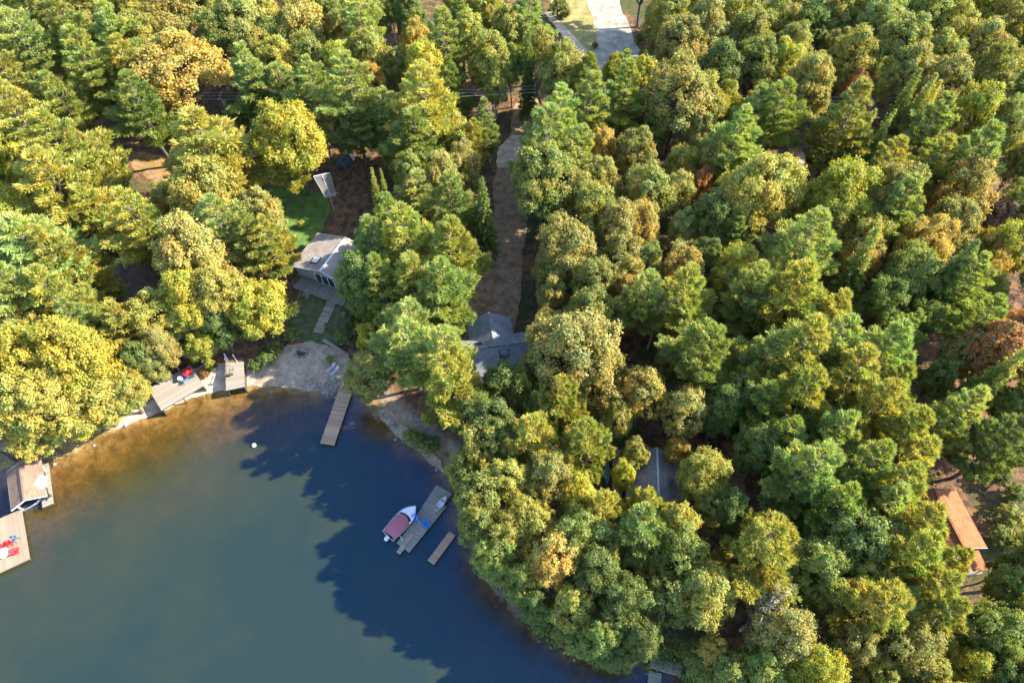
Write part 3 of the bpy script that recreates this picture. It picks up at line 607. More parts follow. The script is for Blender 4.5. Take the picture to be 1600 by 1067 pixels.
scatter_leaves('bracken', 900, lambda x, y: fbm(x / 9, y / 9, 33) > .46, LEAF, 1.1, .13, 'rusty brown bracken patches on the forest floor', 6, (.2, .12, .045, .3))

def rocks(name, pts, lo, hi, label):
    mb = MB(); rg = np.random.default_rng(len(name))
    for x, y in pts:
        r = rg.uniform(lo, hi); z = max(gh(x, y), -.5); bm = bmesh.new(); bmesh.ops.create_icosphere(bm, subdivisions=1, radius=r)
        V = [(v.co.x * rg.uniform(.8, 1.3) + x, v.co.y * rg.uniform(.8, 1.2) + y, v.co.z * rg.uniform(.5, .8) + z + r * .25) for v in bm.verts]
        mb.add(V, [tuple(v.index for v in f.verts) for f in bm.faces]); bm.free()
    return tag(mb.build(name, STONE), label, 'stones', kind='stuff')
rp = []
for i in range(len(shore) - 1):
    (x1, y1), (x2, y2) = shore[i], shore[i + 1]; L = math.hypot(x2 - x1, y2 - y1); u_ = shore_px[i][0]
    n = int(L * (2.0 if 560 < u_ < 700 else .3))
    for k in range(n):
        t = rnd.random(); rp.append((x1 + (x2 - x1) * t + rnd.gauss(0, .7), y1 + (y2 - y1) * t + rnd.gauss(0, .7)))
for _ in range(130): rp.append(flat(rnd.gauss(515, 22), rnd.gauss(600, 7), .5))
rocks('shore_stones', rp, .10, .34, 'small grey and tan stones scattered along the shoreline')

# ------------------------------------------------------------------ decks and docks
def rect_px(p0, p1, p3, z, base='w'):
    """corner points (pixels) at height z above water/land -> true rectangle (origin, x axis, y axis, L, W, z)"""
    f = (lambda p: Vector(wat(p[0], p[1], z))) if base == 'w' else (lambda p: Vector(at(p[0], p[1], z)))
    a, b, d = f(p0), f(p1), f(p3); z_ = a.z
    X_ = Vector((b.x - a.x, b.y - a.y, 0)); L = X_.length; X_.normalize(); Yv = Vector((-X_.y, X_.x, 0))
    if (d - a).dot(Yv) < 0: Yv = -Yv
    W_ = (d - a).dot(Yv); return Vector((a.x, a.y, z_)), X_, Yv, L, W_
def boards(mb, O, X_, Yv, L, W_, th=.04, bw=.14, gap=.015, along=False, zoff=0):
    if along: O, X_, Yv, L, W_ = O, Yv, X_, W_, L
    n = max(2, int(L / bw)); step = L / n
    for i in range(n):
        a = O + X_ * (i * step + gap / 2); b = O + X_ * ((i + 1) * step - gap / 2); j = rnd.uniform(-.02, .02); dz = Vector((0, 0, zoff + rnd.uniform(-.004, .004)))
        q = [a - Yv * j, b - Yv * j, b + Yv * (W_ + j), a + Yv * (W_ + j)]
        mb.hexa([p - Vector((0, 0, th)) + dz for p in q], [p + dz for p in q])
def deck(name, label, p0, p1, p3, z=.45, wood=W_GREY, bw=.16, along=False, cat='dock', base='w', posts=True, edge=True, bed=-1.2, group=None):
    O, X_, Yv, L, W_ = rect_px(p0, p1, p3, z, base)
    e = empty(name, (O.x, O.y, 0), 0, label, cat, group); inv = Vector((O.x, O.y, 0)); O = O - inv
    mb = MB(); boards(mb, O, X_, Yv, L, W_, along=along, bw=bw); mb.build('deck_boards', wood, e)
    fr = MB(); zz = Vector((0, 0, -.16))
    for s in (0.06, W_ / 2, W_ - .06): fr.bar(O + Yv * s + zz, O + Yv * s + X_ * L + zz, .09, .2)
    for s in (.06, L - .06): fr.bar(O + X_ * s + zz + Yv * .1, O + X_ * s + Yv * (W_ - .1) + zz, .09, .19)
    fr.build('frame', FRAME, e)
    if posts:
        n = max(2, int(L / 2.8) + 1)
        for i in range(n):
            for s in (.12, W_ - .12):
                p = O + X_ * (.12 + (L - .24) * i / (n - 1)) + Yv * s; m = MB(); m.cyl((p.x, p.y, bed), .08, O.z - bed - .05, 8); m.build('post', W_DARK, e)
    return e, O + inv, X_, Yv, L, W_
deck('wooden_dock', 'long straight brown plank dock reaching out beside the stony beach', (500, 692), (530, 607), (522, 696), .5, W_BROWN, .3)
deck('gangway', 'narrow plank gangway joining the stony beach to the long brown dock', (531, 606), (541, 588), (545, 609), .55, W_BROWN, .2, cat='gangway')
D2 = deck('wooden_dock', 'grey weathered dock with two blue chairs beside the covered motorboat', (639, 863), (697, 792), (620, 847), .5, W_GREY, .16)
deck('wooden_dock', 'narrow grey dock section running from shore to the motorboat dock', (672, 824), (706, 770), (650, 806), .47, W_GREY, .16)
deck('wooden_dock', 'small detached brown dock right of the motorboat dock', (678, 882), (712, 836), (668, 875), .45, W_BROWN, .2)
deck('gangplank', 'pale narrow gangplank lying across the end of the grey dock', (625, 866), (648, 834), (619, 862), .62, W_PALE, .3, cat='gangplank', posts=False)
deck('wooden_dock', 'grey cross deck at the bottom edge under overhanging trees', (1015, 1043), (1064, 1057), (1022, 1026), .6, W_GREY, .18, along=True)
deck('wooden_dock', 'grey dock arm running off the bottom edge of the picture', (1034, 1052), (1028, 1120), (1014, 1046), .55, W_GREY, .18)
LD = deck('wooden_dock', 'large pale dock at the left edge holding red chairs', (46, 873), (33, 795), (-60, 925), .6, W_SAND, .2, along=True)
deck('wooden_dock', 'pale side dock running along the tan boathouse', (83, 786), (75, 722), (66, 792), .6, W_PALE, .18)
# raised flat deck on a dark timber boat shelter
def raised(name, label, p0, p1, p3, z, wood, base='w', bw=.16, along=True, skip=False):
    r = deck(name, label, p0, p1, p3, z, wood, bw, along, cat='raised deck', base=base, bed=-.4)
    e, O, X_, Yv, L, W_ = r; wl = MB(); i = Vector((O.x, O.y, 0)); o = O - i
    for a, b in ((o + X_ * .15 + Yv * .2, o + X_ * .15 + Yv * (W_ - .2)), (o + X_ * .2 + Yv * (W_ - .15), o + X_ * (L - .2) + Yv * (W_ - .15)), (o + X_ * (L - .15) + Yv * .2, o + X_ * (L - .15) + Yv * (W_ - .2))):
        h = O.z - .3; m = Vector((0, 0, -h / 2 - .28)); wl.bar(a + m, b + m, .08, h)
    wl.build('side_wall', W_DARK, e); return r
RD = raised('raised_deck', 'broad pale raised deck over a boat shelter on the left shore', (252, 641), (318, 602), (236, 605), 1.9, W_PALE)
SD_ = raised('raised_deck', 'small square raised deck with a bench on the sandy shore', (353, 610), (382, 604), (350, 571), 1.9, W_PALE)

# things on and by the decks
def chair(x, y, z, rz, m, label, group=None):
    e = empty('deck_chair', (x, y, z), rz, label, 'chair', group)
    s = MB(); b = MB()
    for i in range(5): s.bar((-.28, .30 - i * .13, .36 - i * .035), (.28, .30 - i * .13, .36 - i * .035), .11, .025)
    for i in range(5):
        k = -.24 + i * .12; b.bar((k, -.26, .24), (k * 1.15, -.62, .98 - abs(i - 2) * .05), .10, .022)
    s.build('seat', m, e); b.build('backrest', m, e)
    for sx in (-1, 1):
        q = MB(); q.bar((sx * .36, .38, .56), (sx * .36, -.45, .54), .13, .025); q.build('armrest', m, e)
        q = MB(); q.bar((sx * .34, .34, 0), (sx * .34, .34, .55), .09, .04); q.build('leg', m, e)
        q = MB(); q.bar((sx * .3, .30, .34), (sx * .3, -.6, .02), .04, .1); q.build('leg', m, e)
    return e
for (u, v, a, m, lb) in [(651, 812, -2.3, BLUE, 'bright blue chair on the grey dock nearer the motorboat'), (667, 821, -2.2, BLUE, 'bright blue chair on the grey dock farther from the motorboat'),
                         (8, 855, 2.4, RED, 'red deck chair nearest the left edge of the picture'), (16, 849, .6, RED, 'red deck chair beside the slate blue chair'), (27, 862, -1.2, RED, 'red deck chair alone near the dock corner'),
                         (25, 842, 1.2, SLATE, 'slate blue deck chair on the large pale dock')]:
    x, y, z = wat(u, v, .6 if u < 100 else .5); e = chair(x, y, z, a, m, lb, 'chairs on the docks'); e.scale = (1.05,) * 3
def table(x, y, z, r, label, m=WHITE):
    e = empty('round_table', (x, y, z), 0, label, 'table'); q = MB(); q.cyl((0, 0, .68), r, .04, 18); q.build('tabletop', m, e)
    for i in range(3):
        a = i * 2.09; q = MB(); q.bar((r * .7 * math.cos(a), r * .7 * math.sin(a), 0), (.05 * math.cos(a), .05 * math.sin(a), .68), .05); q.build('leg', m, e)
x, y, z = wat(10, 866, .6); table(x, y, z, .75, 'round white table on the large pale dock beside the red chairs')
x, y, z = wat(70, 763, .6)
e = empty('garden_parasol', (x, y, z), 0, 'pale pink parasol standing on the boathouse side dock', 'parasol')
q = MB(); q.cyl((0, 0, 0), .04, 2.1, 8); q.build('pole', METAL, e); q = MB(); q.cyl((0, 0, 0), .3, .1, 12); q.build('base', STONE, e)
def canopy(m, e, r=1.25, z=1.75, h=.45, n=8):
    q = MB(); V = [(0, 0, z + h)] + [(r * math.cos(i * 6.283 / n), r * math.sin(i * 6.283 / n), z) for i in range(n)]; V += [(a, b, c - .04) for a, b, c in V]
    k = n + 1; F_ = [(0, 1 + i, 1 + (i + 1) % n) for i in range(n)] + [(k, k + 1 + (i + 1) % n, k + 1 + i) for i in range(n)] + [(1 + i, k + 1 + i, k + 1 + (i + 1) % n, 1 + (i + 1) % n) for i in range(n)]
    q.add(V, F_); q.build('canopy', m, e)
canopy(PINK, e)
x, y, z = wat(76, 776, .6); chair(x, y, z, -.6, BLACK, 'dark chair at the outer end of the boathouse side dock', 'chairs on the docks')
x, y, z = wat(296, 586, 1.9)
e = empty('red_parasol', (x, y, z), 0, 'small red parasol on the pale raised deck', 'parasol')
q = MB(); q.cyl((0, 0, 0), .04, 1.5, 8); q.build('pole', METAL, e); canopy(RED, e, .85, 1.05, .45, 8)
x, y, z = wat(290, 595, 1.9); chair(x, y, z, 2.6, SLATE, 'blue grey chair beside the red parasol on the pale raised deck', 'chairs on the docks').scale = (1.3,) * 3
x, y, z = wat(293, 592, 1.9)
x, y, z = wat(284, 594, 1.9); table(x, y, z, .42, 'small white table on the pale raised deck')
# bench on the small raised deck
x, y, z = wat(359, 586, 1.9); e = empty('deck_bench', (x, y, z), .12, 'dark slatted bench set across the small square raised deck', 'bench')
q = MB()
for i in range(3): q.bar((-.55 + i * .5, -.1, .42), (-.55 + i * .5, 1.2, .42), .13, .04)
q.build('seat', FRAME, e); q = MB(); q.bar((-.8, -.2, .45), (.7, -.2, .45), .32, .08); q.build('backrest', W_DARK, e)
for sx in (-.6, .5):
    q = MB(); q.bar((sx, .9, 0), (sx, .9, .4), .08); q.build('leg', W_DARK, e)
    q = MB(); q.bar((sx, -.1, 0), (sx, -.1, .4), .08); q.build('leg', W_DARK, e)
for i, (u, v, h, lb) in enumerate([(359, 567, 2.6, 'taller of the two close white poles behind the small square raised deck'), (357, 569, 1.7, 'shorter of the two close white poles behind the small square raised deck'), (371, 566, 2.2, 'separate white pole right of the others behind the small square raised deck')]):
    x, y, z = wat(u, v, 1.9); e = empty('white_pole', (x, y, 0), 0, lb, 'pole', 'white poles on the raised deck'); q = MB(); q.cyl((0, 0, 0), .06, 1.9 + h, 8); q.build('shaft', WHITE, e); q = MB(); q.cyl((0, 0, 1.9 + h), .09, .08, 8); q.build('cap', WHITE, e)
x, y = flat(397, 696, 0); e = empty('mooring_buoy', (x, y, 0), 0, 'small white mooring buoy floating in the shallows', 'buoy')
bm = bmesh.new(); bmesh.ops.create_uvsphere(bm, u_segments=14, v_segments=8, radius=.33); me = bpy.data.meshes.new('float_body'); bm.to_mesh(me); bm.free(); me.materials.append(WHITE); link('float_body', me, e, (0, 0, .08)); q = MB(); q.cyl((0, 0, .35), .05, .2, 8); q.build('ring', METAL, e)

# ------------------------------------------------------------------ boats
def hull_mesh(mb, L, B, H, nose=.42, stern=.85, ns=16, deckz=0.0, flare=.75):
    rings = []
    for i in range(ns + 1):
        t = i / ns; x = -L / 2 + L * t
        b = B / 2 * (stern + (1 - stern) * min(1, t / .35)) if t < .35 else B / 2 * max(.0, 1 - max(0, (t - (1 - nose)) / nose) ** 2.1) if t > 1 - nose else B / 2
        b = max(b, .012); sh = H * (1 + .18 * max(0, t - .5) * 2); kz = -.25 * H + .45 * H * max(0, (t - .75) / .25) ** 2
        rings.append([(x, -b, sh), (x, -b * flare, kz + .2 * H), (x, 0, kz), (x, b * flare, kz + .2 * H), (x, b, sh)])
    V = [p for r in rings for p in r]; F_ = []
    for i in range(ns):
        for k in range(4): F_.append((i * 5 + k, (i + 1) * 5 + k, (i + 1) * 5 + k + 1, i * 5 + k + 1))
    F_.append((0, 1, 2, 3, 4)); mb.add(V, F_, .5); return rings
def boat_frame(name, bow, stern, z, label, cat):
    a = Vector(wat(*bow, z)); b = Vector(wat(*stern, z)); c = (a + b) / 2; d = a - b
    return empty(name, (c.x, c.y, z), math.atan2(d.y, d.x), label, cat), Vector((d.x, d.y, 0)).length
e, L = boat_frame('motorboat', (651, 795), (608, 841), 0, 'white motorboat with a maroon cockpit cover moored at the grey dock', 'motorboat'); B = 2.5
e.location.z = .15
q = MB(); rg_ = hull_mesh(q, L, B, .95); q.build('hull', GEL, e, True)
q = MB(); n = len(rg_); bow = [r for r in rg_ if r[0][0] > L * .03]
V = []; F_ = []
for r in bow: V += [(r[0][0], r[0][1] * .93, r[0][2] + .01), (r[0][0], 0, r[0][2] + .14), (r[4][0], r[4][1] * .93, r[4][2] + .01)]
for i in range(len(bow) - 1):
    for k in (0, 1): F_.append((i * 3 + k, (i + 1) * 3 + k, (i + 1) * 3 + k + 1, i * 3 + k + 1))
q.add(V, F_); q.build('foredeck', GEL, e)
q = MB(); x0, x1 = -L * .46, L * .06; V = []; ny = 10; nx = 10
for i in range(nx + 1):
    t = i / nx; x = x0 + (x1 - x0) * t
    for k in range(ny + 1):
        s = -1 + 2 * k / ny; hb = B * .44 * (1 if t > .1 else .93); xx = x + (.35 * (1 - s * s) * max(0, (t - .7) / .3)); V.append((xx, s * hb, .98 + .42 * (1 - s ** 4) * (.5 + .5 * math.sin(math.pi * (.12 + .6 * t))) + .02 * math.sin(i * 2.1 + k)))
q.add(V, [(i * (ny + 1) + k, (i + 1) * (ny + 1) + k, (i + 1) * (ny + 1) + k + 1, i * (ny + 1) + k + 1) for i in range(nx) for k in range(ny)]); q.build('cockpit_cover', MAROON, e, True)
q = MB(); V = []
for k in range(9):
    s = -1 + 2 * k / 8; xx = x1 + .42 * (1 - s * s) + .03; V += [(xx + .38, s * B * .42, 1.06), (xx, s * B * .40, 1.42)]
q.add(V, [(2 * k, 2 * k + 2, 2 * k + 3, 2 * k + 1) for k in range(8)]); q.build('windshield', GLASS, e)
q = MB(); q.bar((-L / 2 - .05, 0, .55), (-L / 2 - .55, 0, .75), .42, .55); q.bar((-L / 2 - .3, 0, -.3), (-L / 2 - .3, 0, .6), .16, .2); q.build('outboard_motor', GEL, e)
q = MB()
for s in (-1, 1): q.tube([(r[0][0], s * abs(r[0][1]) * 1.01, r[0][2] + .03) for r in rg_], .035, 5)
q.build('rub_rail', METAL, e)
for xx in (-L * .3, L * .3):
    q = MB(); q.tube([(xx, -B * .46, .9), (xx - .1, -B * .62, .6), (xx - .25, -B * .8, .42)], .03, 5); q.build('mooring_rope', WHITE, e)
def canoe(name, a, b, z, B, label, m, cat, seats=True):
    e, L = boat_frame(name, a, b, z, label, cat); q = MB(); ns = 14; V = []; F_ = []
    for i in range(ns + 1):
        t = i / ns; x = -L / 2 + L * t; w_ = max(.01, B / 2 * math.sin(math.pi * t) ** .7); sh = .38 + .12 * abs(2 * t - 1) ** 3
        V += [(x, -w_, sh), (x, -w_ * .75, .06), (x, 0, 0), (x, w_ * .75, .06), (x, w_, sh)]
    for i in range(ns):
        for k in range(4): F_.append((i * 5 + k, (i + 1) * 5 + k, (i + 1) * 5 + k + 1, i * 5 + k + 1))
    q.add(V, F_, .5); q.build('hull', m, e, True)
    for s in (-.22, .22):
        q = MB(); q.bar((L * s, -B * .4, .3), (L * s, B * .4, .3), .22, .04); q.build('seat', W_BROWN, e)
    for s in (-1, 1):
        q = MB(); q.tube([(-L / 2 + L * i / ns, s * max(.01, B / 2 * math.sin(math.pi * i / ns) ** .7), .38 + .12 * abs(2 * i / ns - 1) ** 3) for i in range(ns + 1)], .03, 5); q.build('gunwale', METAL, e)
    return e
canoe('white_canoe', (698, 777), (678, 801), .5, .95, 'slim white canoe resting on the grey dock near the trees', GEL, 'canoe')
canoe('teal_kayak', (948, 722), (948, 756), 2.2, .75, 'teal kayak lying beside the slate roofed house', TEAL, 'kayak')
e, L = boat_frame('moored_boat', (60, 780), (43, 790), 0, 'small white boat with dark gear poking out of the tan boathouse', 'boat'); L = max(L, 3.5)
q = MB(); hull_mesh(q, L, 1.7, .7); q.build('hull', GEL, e, True); q = MB(); q.box((-.4, 0, .75), (1.2, .9, .3)); q.box((.5, 0, .8), (.5, .8, .4)); q.build('console', BLACK, e); q = MB(); q.bar((-L / 2 - .2, 0, -.1), (-L / 2 - .2, 0, .9), .3); q.build('outboard_motor', BLACK, e)

# ------------------------------------------------------------------ houses
def house(name, label, ra, rb, hr, ev, he, roof, wall, oh=.45, fascia=WHITE, base='l', gables=True, window_n=3, trim=True, floor=None, cat='cottage', ridge_m=None):
    """ridge end pixels at height hr, one eave pixel at height he (heights above the ground there)"""
    g0 = (lambda u, v, h: Vector(wat(u, v, h))) if base == 'w' else (lambda u, v, h: Vector(at(u, v, h)))
    a, b, c = g0(*ra, hr), g0(*rb, hr), g0(*ev, he); gz = 0.0 if base == 'w' else min(gh(a.x, a.y), gh(b.x, b.y)) - .3
    d = Vector((b.x - a.x, b.y - a.y, 0)); L = d.length; d.normalize(); n = Vector((-d.y, d.x, 0)); W_ = abs((c - a).dot(n))
    mid = (a + b) / 2; zr = mid.z; ze = c.z if base != 'w' else he; ze = min(ze, zr - .5)
    e = empty(name, (mid.x, mid.y, gz), math.atan2(d.y, d.x), label, cat)
    zr -= gz; ze -= gz; hl = L / 2
    # walls (inset from the roof edges)
    wi = W_ - oh; li = hl - oh; sl = (zr - ze) / W_; zw = zr - sl * wi - .12; q = MB(); t = .14
    fl = floor or 0.0
    q.hexa([(-li, -wi, fl), (li, -wi, fl), (li, -wi + t, fl), (-li, -wi + t, fl)], [(-li, -wi, zw), (li, -wi, zw), (li, -wi + t, zw), (-li, -wi + t, zw)])
    q.hexa([(-li, wi - t, fl), (li, wi - t, fl), (li, wi, fl), (-li, wi, fl)], [(-li, wi - t, zw), (li, wi - t, zw), (li, wi, zw), (-li, wi, zw)])
    for s in (-1, 1):
        if base == 'w' and s == -1: continue
        x0, x1 = (s * li, s * (li - t)); y_ = wi - t - .003
        q.add([(x0, -y_, fl), (x0, y_, fl), (x0, y_, zw), (x0, 0, zr - .14), (x0, -y_, zw), (x1, -y_, fl), (x1, y_, fl), (x1, y_, zw), (x1, 0, zr - .14), (x1, -y_, zw)],
              [(0, 1, 2, 3, 4), (9, 8, 7, 6, 5), (0, 5, 6, 1), (1, 6, 7, 2), (2, 7, 8, 3), (3, 8, 9, 4), (4, 9, 5, 0)])
    q.build('wall', wall, e)
    rf = None
    for s in (-1, 1):
        q = MB(); k = .09; nx, ny_ = 14, 6; V = []; F_ = []
        for i in range(nx + 1):
            for j in range(ny_ + 1):
                x = -hl + L * i / nx; y_ = s * W_ * j / ny_; z = zr - sl * abs(y_) - .03 * math.sin(math.pi * i / nx); V.append((x, y_ + (0.004 * s if j == 0 else 0), z))
        for i in range(nx):
            for j in range(ny_):
                f = (i * (ny_ + 1) + j, (i + 1) * (ny_ + 1) + j, (i + 1) * (ny_ + 1) + j + 1, i * (ny_ + 1) + j + 1); F_.append(f)
        m0 = len(V); V += [(x, y_, z - k) for x, y_, z in V]; F_ += [tuple(m0 + i for i in f[::-1]) for f in F_]
        q.add(V, F_, .5)
        for x in (-hl, hl): q.bar((x, 0.01 * s, zr - k / 2), (x, s * W_, ze - k / 2), .05, k * 1.0)
        q.bar((-hl, s * W_, ze - k / 2), (hl, s * W_, ze - k / 2), .05, k)
        r = q.build('roof', roof, e); rf = rf or r
    q = MB(); q.bar((-hl, 0, zr + .03), (hl, 0, zr + .03), .3, .07); q.build('ridge_cap', ridge_m or roof, e)
    if trim:
        for s in (-1, 1):
            q = MB()
            for s2 in (-1, 1): q.bar((s * (hl + .045), 0, zr - .1), (s * (hl + .045), s2 * W_, ze - .1), .04, .2)
            q.build('fascia', fascia, e)
    for s in (-1, 1):
        for i in range(window_n):
            x = -li + (i + .5) * 2 * li / window_n; zc = fl + (zw - fl) * .55
            f = MB(); hh = min(1.1, (zw - fl) * .5)
            y0 = s * (wi + .03)
            for dx, dz, sx, sz in ((-.55, 0, .08, hh + .16), (.55, 0, .08, hh + .16), (0, hh / 2 + .04, 1.02, .08), (0, -hh / 2 - .04, 1.02, .08)): f.box((x + dx, y0, zc + dz), (sx, .07, sz))
            w_ = f.build('window', WHITE, e); g = MB(); g.box((x, s * (wi + .012), zc), (1.02, .02, hh)); g.build('pane', GLASS, w_)
    return e, rf, dict(L=L, W=W_, zr=zr, ze=ze, sl=sl, d=d, n=n, mid=mid, gz=gz, zw=zw, wi=wi, li=li)
def skylight(e, x, s, y, g, w_=1.1, h_=1.3, glass=WHITE):
    z = g['zr'] - g['sl'] * y; M = Matrix.Rotation(-s * math.atan(g['sl']), 3, 'X'); q = MB(); q.box((x, s * y, z + .1), (w_, h_, .16), M=None if False else M); f = q.build('skylight', BLACK, e)
    q = MB(); q.box((x, s * y, z + .2), (w_ * .82, h_ * .84, .03), M=M); q.build('pane', glass, f)
def chimney(e, x, y, z, h, m=STONE):
    q = MB(); q.box((x, y, z + h / 2), (.6, .6, h)); c = q.build('chimney', m, e); q = MB(); q.box((x, y, z + h + .05), (.75, .75, .1)); q.build('chimney_cap', W_DARK, c)
e, rf, g = house('grey_cottage', 'grey shingled cottage with a white skylight and a lakeside deck', (500, 424), (540, 370), 4.3, (463, 405), 2.6, SH_GREY, SIDING, ridge_m=WHITE)
sgn = 1 if (Vector(at(463, 405, 3)) - g['mid']).dot(g['n']) > 0 else -1
skylight(e, -g['L'] * .25, sgn, g['W'] * .36, g, 1.5, 1.5); chimney(e, g['L'] * .12, -sgn * g['W'] * .3, g['zr'] - g['sl'] * g['W'] * .3 - .2, 1.2)
# gable glazing and door on the lake end
q = MB(); xe = -g['li'] - .04
for y0 in (-1.9, -.65, .65, 1.9): q.bar((xe, y0, .4), (xe, y0, 2.9), .07, .1)
q.bar((xe, -1.9, 2.9), (xe, 1.9, 2.9), .07, .1); q.bar((xe, -1.9, .45), (xe, 1.9, .45), .07, .1); fr = q.build('glazed_door', WHITE, e); q = MB(); q.box((xe + .02, 0, 1.7), (.02, 3.7, 2.35)); q.build('pane', GLASS, fr)
# deck in front of it with rail and stairs
dd = empty('cottage_deck', tuple(e.location), e.rotation_euler.z, 'grey timber deck with railing and stairs in front of the grey cottage', 'deck')
hl = g['L'] / 2; W_ = g['W']; fz = .55; q = MB(); O = Vector((-hl - 2.5, -W_ * .8, fz)); boards(q, O, Vector((0, 1, 0)), Vector((1, 0, 0)), W_ * 1.6, 2.8, bw=.16); q.build('deck_boards', W_GREY, dd)
q = MB()
for i in range(13): q.bar((-hl - 2.5, -W_ * .8 + W_ * 1.6 * i / 12, fz), (-hl - 2.5, -W_ * .8 + W_ * 1.6 * i / 12, fz + 1), .06)
for s in (-1, 1):
    for i in range(5): q.bar((-hl - 2.5 + i * .8, s * W_ * .8, fz), (-hl - 2.5 + i * .8, s * W_ * .8, fz + 1), .06)
    q.bar((-hl - 2.5, s * W_ * .8, fz + 1.02), (-hl, s * W_ * .8, fz + 1.02), .1, .05)
q.bar((-hl - 2.5, -W_ * .8, fz + 1.03), (-hl - 2.5, W_ * .8, fz + 1.03), .1, .05); q.build('railing', W_GREY, dd)
q = MB()
for i in range(5): q.box((-hl - 2.7 - i * .32, sgn * W_ * .35, fz - .1 - i * .2), (.34, 1.3, .05))
for s in (-.65, .65): q.bar((-hl - 2.55, sgn * W_ * .35 + s, fz + .9), (-hl - 4.2, sgn * W_ * .35 + s, fz - .1), .07); q.bar((-hl - 2.55, sgn * W_ * .35 + s, fz - .1), (-hl - 4.2, sgn * W_ * .35 + s, fz - 1.1), .06, .2)
q.build('stairs', W_GREY, dd)
for s in (-1, 1):
    for x in (-hl - 2.3, -hl - .6): q = MB(); q.box((x, s * W_ * .75, fz - .9), (.16, .16, 1.7)); q.build('post', W_DARK, dd)

e, rf, g = house('main_cottage', 'blue-grey roofed cottage at the lake end of the driveway', (716, 548), (828, 532), 5.6, (775, 585), 3.0, SH_BLUE, SIDING, fascia=FRAME, window_n=5)
s0 = 1 if (Vector(at(775, 585, 3)) - g['mid']).dot(g['n']) > 0 else -1
skylight(e, g['L'] * .12, s0, g['W'] * .35, g, 1.5, 1.5, GLASS); skylight(e, -g['L'] * .2, -s0, g['W'] * .4, g, 1.0, .9, GLASS)
chimney(e, -g['L'] * .33, s0 * g['W'] * .2, g['zr'] - g['sl'] * g['W'] * .2 - .2, 1.3)
# cross gable wing towards the driveway
q = MB(); Wn = g['W']; yy = -s0; w2 = 3.6; zr2 = g['zr'] - .35; ye = Wn + 3.2; slp = .6
for s in (-1, 1):
    V = [(0, 0.3 * yy, zr2), (0, yy * ye, zr2), (s * w2, yy * ye, zr2 - w2 * slp), (s * w2, yy * .3, zr2 - w2 * slp)]; q.hexa([(a, b, c - .1) for a, b, c in V], V, .5)
q.build('wing_roof', SH_BLUE, e)
q = MB(); q.hexa([(-3.2, yy * (Wn - 1), 0), (3.2, yy * (Wn - 1), 0), (3.2, yy * (ye - .4), 0), (-3.2, yy * (ye - .4), 0)], [(-3.2, yy * (Wn - 1), zr2 - 2.1), (3.2, yy * (Wn - 1), zr2 - 2.1), (3.2, yy * (ye - .4), zr2 - 2.1), (-3.2, yy * (ye - .4), zr2 - 2.1)])
q.add([(-3.1, yy * (ye - .42), zr2 - 2.12), (3.1, yy * (ye - .42), zr2 - 2.12), (0, yy * (ye - .42), zr2 - .12), (-3.1, yy * (ye - .52), zr2 - 2.12), (3.1, yy * (ye - .52), zr2 - 2.12), (0, yy * (ye - .52), zr2 - .12)], [(0, 1, 2), (5, 4, 3), (0, 3, 4, 1), (1, 4, 5, 2), (2, 5, 3, 0)]); q.build('wing_wall', SIDING, e)

e, rf, g = house('slate_roof_house', 'house with a slate grey roof and pale ridge in the lower forest', (1027, 698), (1029, 786), 5.2, (978, 786), 3.0, SH_SLATE, LOGW, fascia=FRAME, ridge_m=METAL, window_n=4)
chimney(e, g['L'] * .1, g['W'] * .45, g['zr'] - g['sl'] * g['W'] * .45 - .2, 1.1, METAL)
deck('side_deck', 'narrow wooden deck along the left side of the slate roofed house', (957, 792), (957, 700), (972, 792), 1.2, W_BROWN, .2, cat='deck', base='l', bed=-.2)
e, rf, g = house('garden_shed', 'low grey roofed shed right of the slate roofed house', (1062, 724), (1128, 728), 3.2, (1090, 738), 2.2, SH_BLUE, LOGW, fascia=FRAME, window_n=2, cat='shed')
e, rf, g = house('rust_roof_cottage', 'cottage with a bright orange brown roof at the right edge', (1459, 762), (1507, 856), 5.4, (1543, 856), 3.2, SH_RUST, LOGW, fascia=METAL, window_n=4)
q = MB(); k = g['L'] / 2; s1 = 1 if (Vector(at(1543, 856, 3)) - g['mid']).dot(g['n']) > 0 else -1; xs = 1 if g['d'].y < 0 else -1
q.hexa([(k, s1 * .8, g['zr'] - 1.5), (k + 2.6, s1 * .8, g['zr'] - 1.9), (k + 2.6, s1 * 3.2, g['zr'] - 2.5), (k, s1 * 3.2, g['zr'] - 2.3)], [(k, s1 * .8, g['zr'] - 1.4), (k + 2.6, s1 * .8, g['zr'] - 1.8), (k + 2.6, s1 * 3.2, g['zr'] - 2.4), (k, s1 * 3.2, g['zr'] - 2.2)]); q.build('porch_roof', SH_RUST, e)
q = MB(); q.box((k + 1.2, s1 * 2, .8), (2.6, 4.2, .12)); q.box((k + 2.4, s1 * 1, 1.5), (.1, .1, 2.6)); q.box((k + 2.4, s1 * 3, 1.5), (.1, .1, 2.6)); q.build('porch', FRAME, e)
e, rf, g = house('brown_roof_cabin', 'cabin with a dark brown shaded roof between left hand pines', (187, 402), (191, 475), 4.6, (146, 458), 3.0, SH_BROWN, LOGW, fascia=METAL, window_n=3, cat='cabin')
e, rf, g = house('boathouse', 'tan gable roofed boathouse standing in the water at the left', (38, 781), (30, 722), 3.3, (17, 795), 2.2, SH_TAN, SIDING, fascia=WHITE, base='w', window_n=2, cat='boathouse', floor=-.6)
e, rf, g = house('far_garage', 'small grey roof showing through trees at the top left corner', (35, 34), (78, 30), 4.5, (62, 52), 3.0, SH_GREY, LOGW, window_n=2, cat='garage')

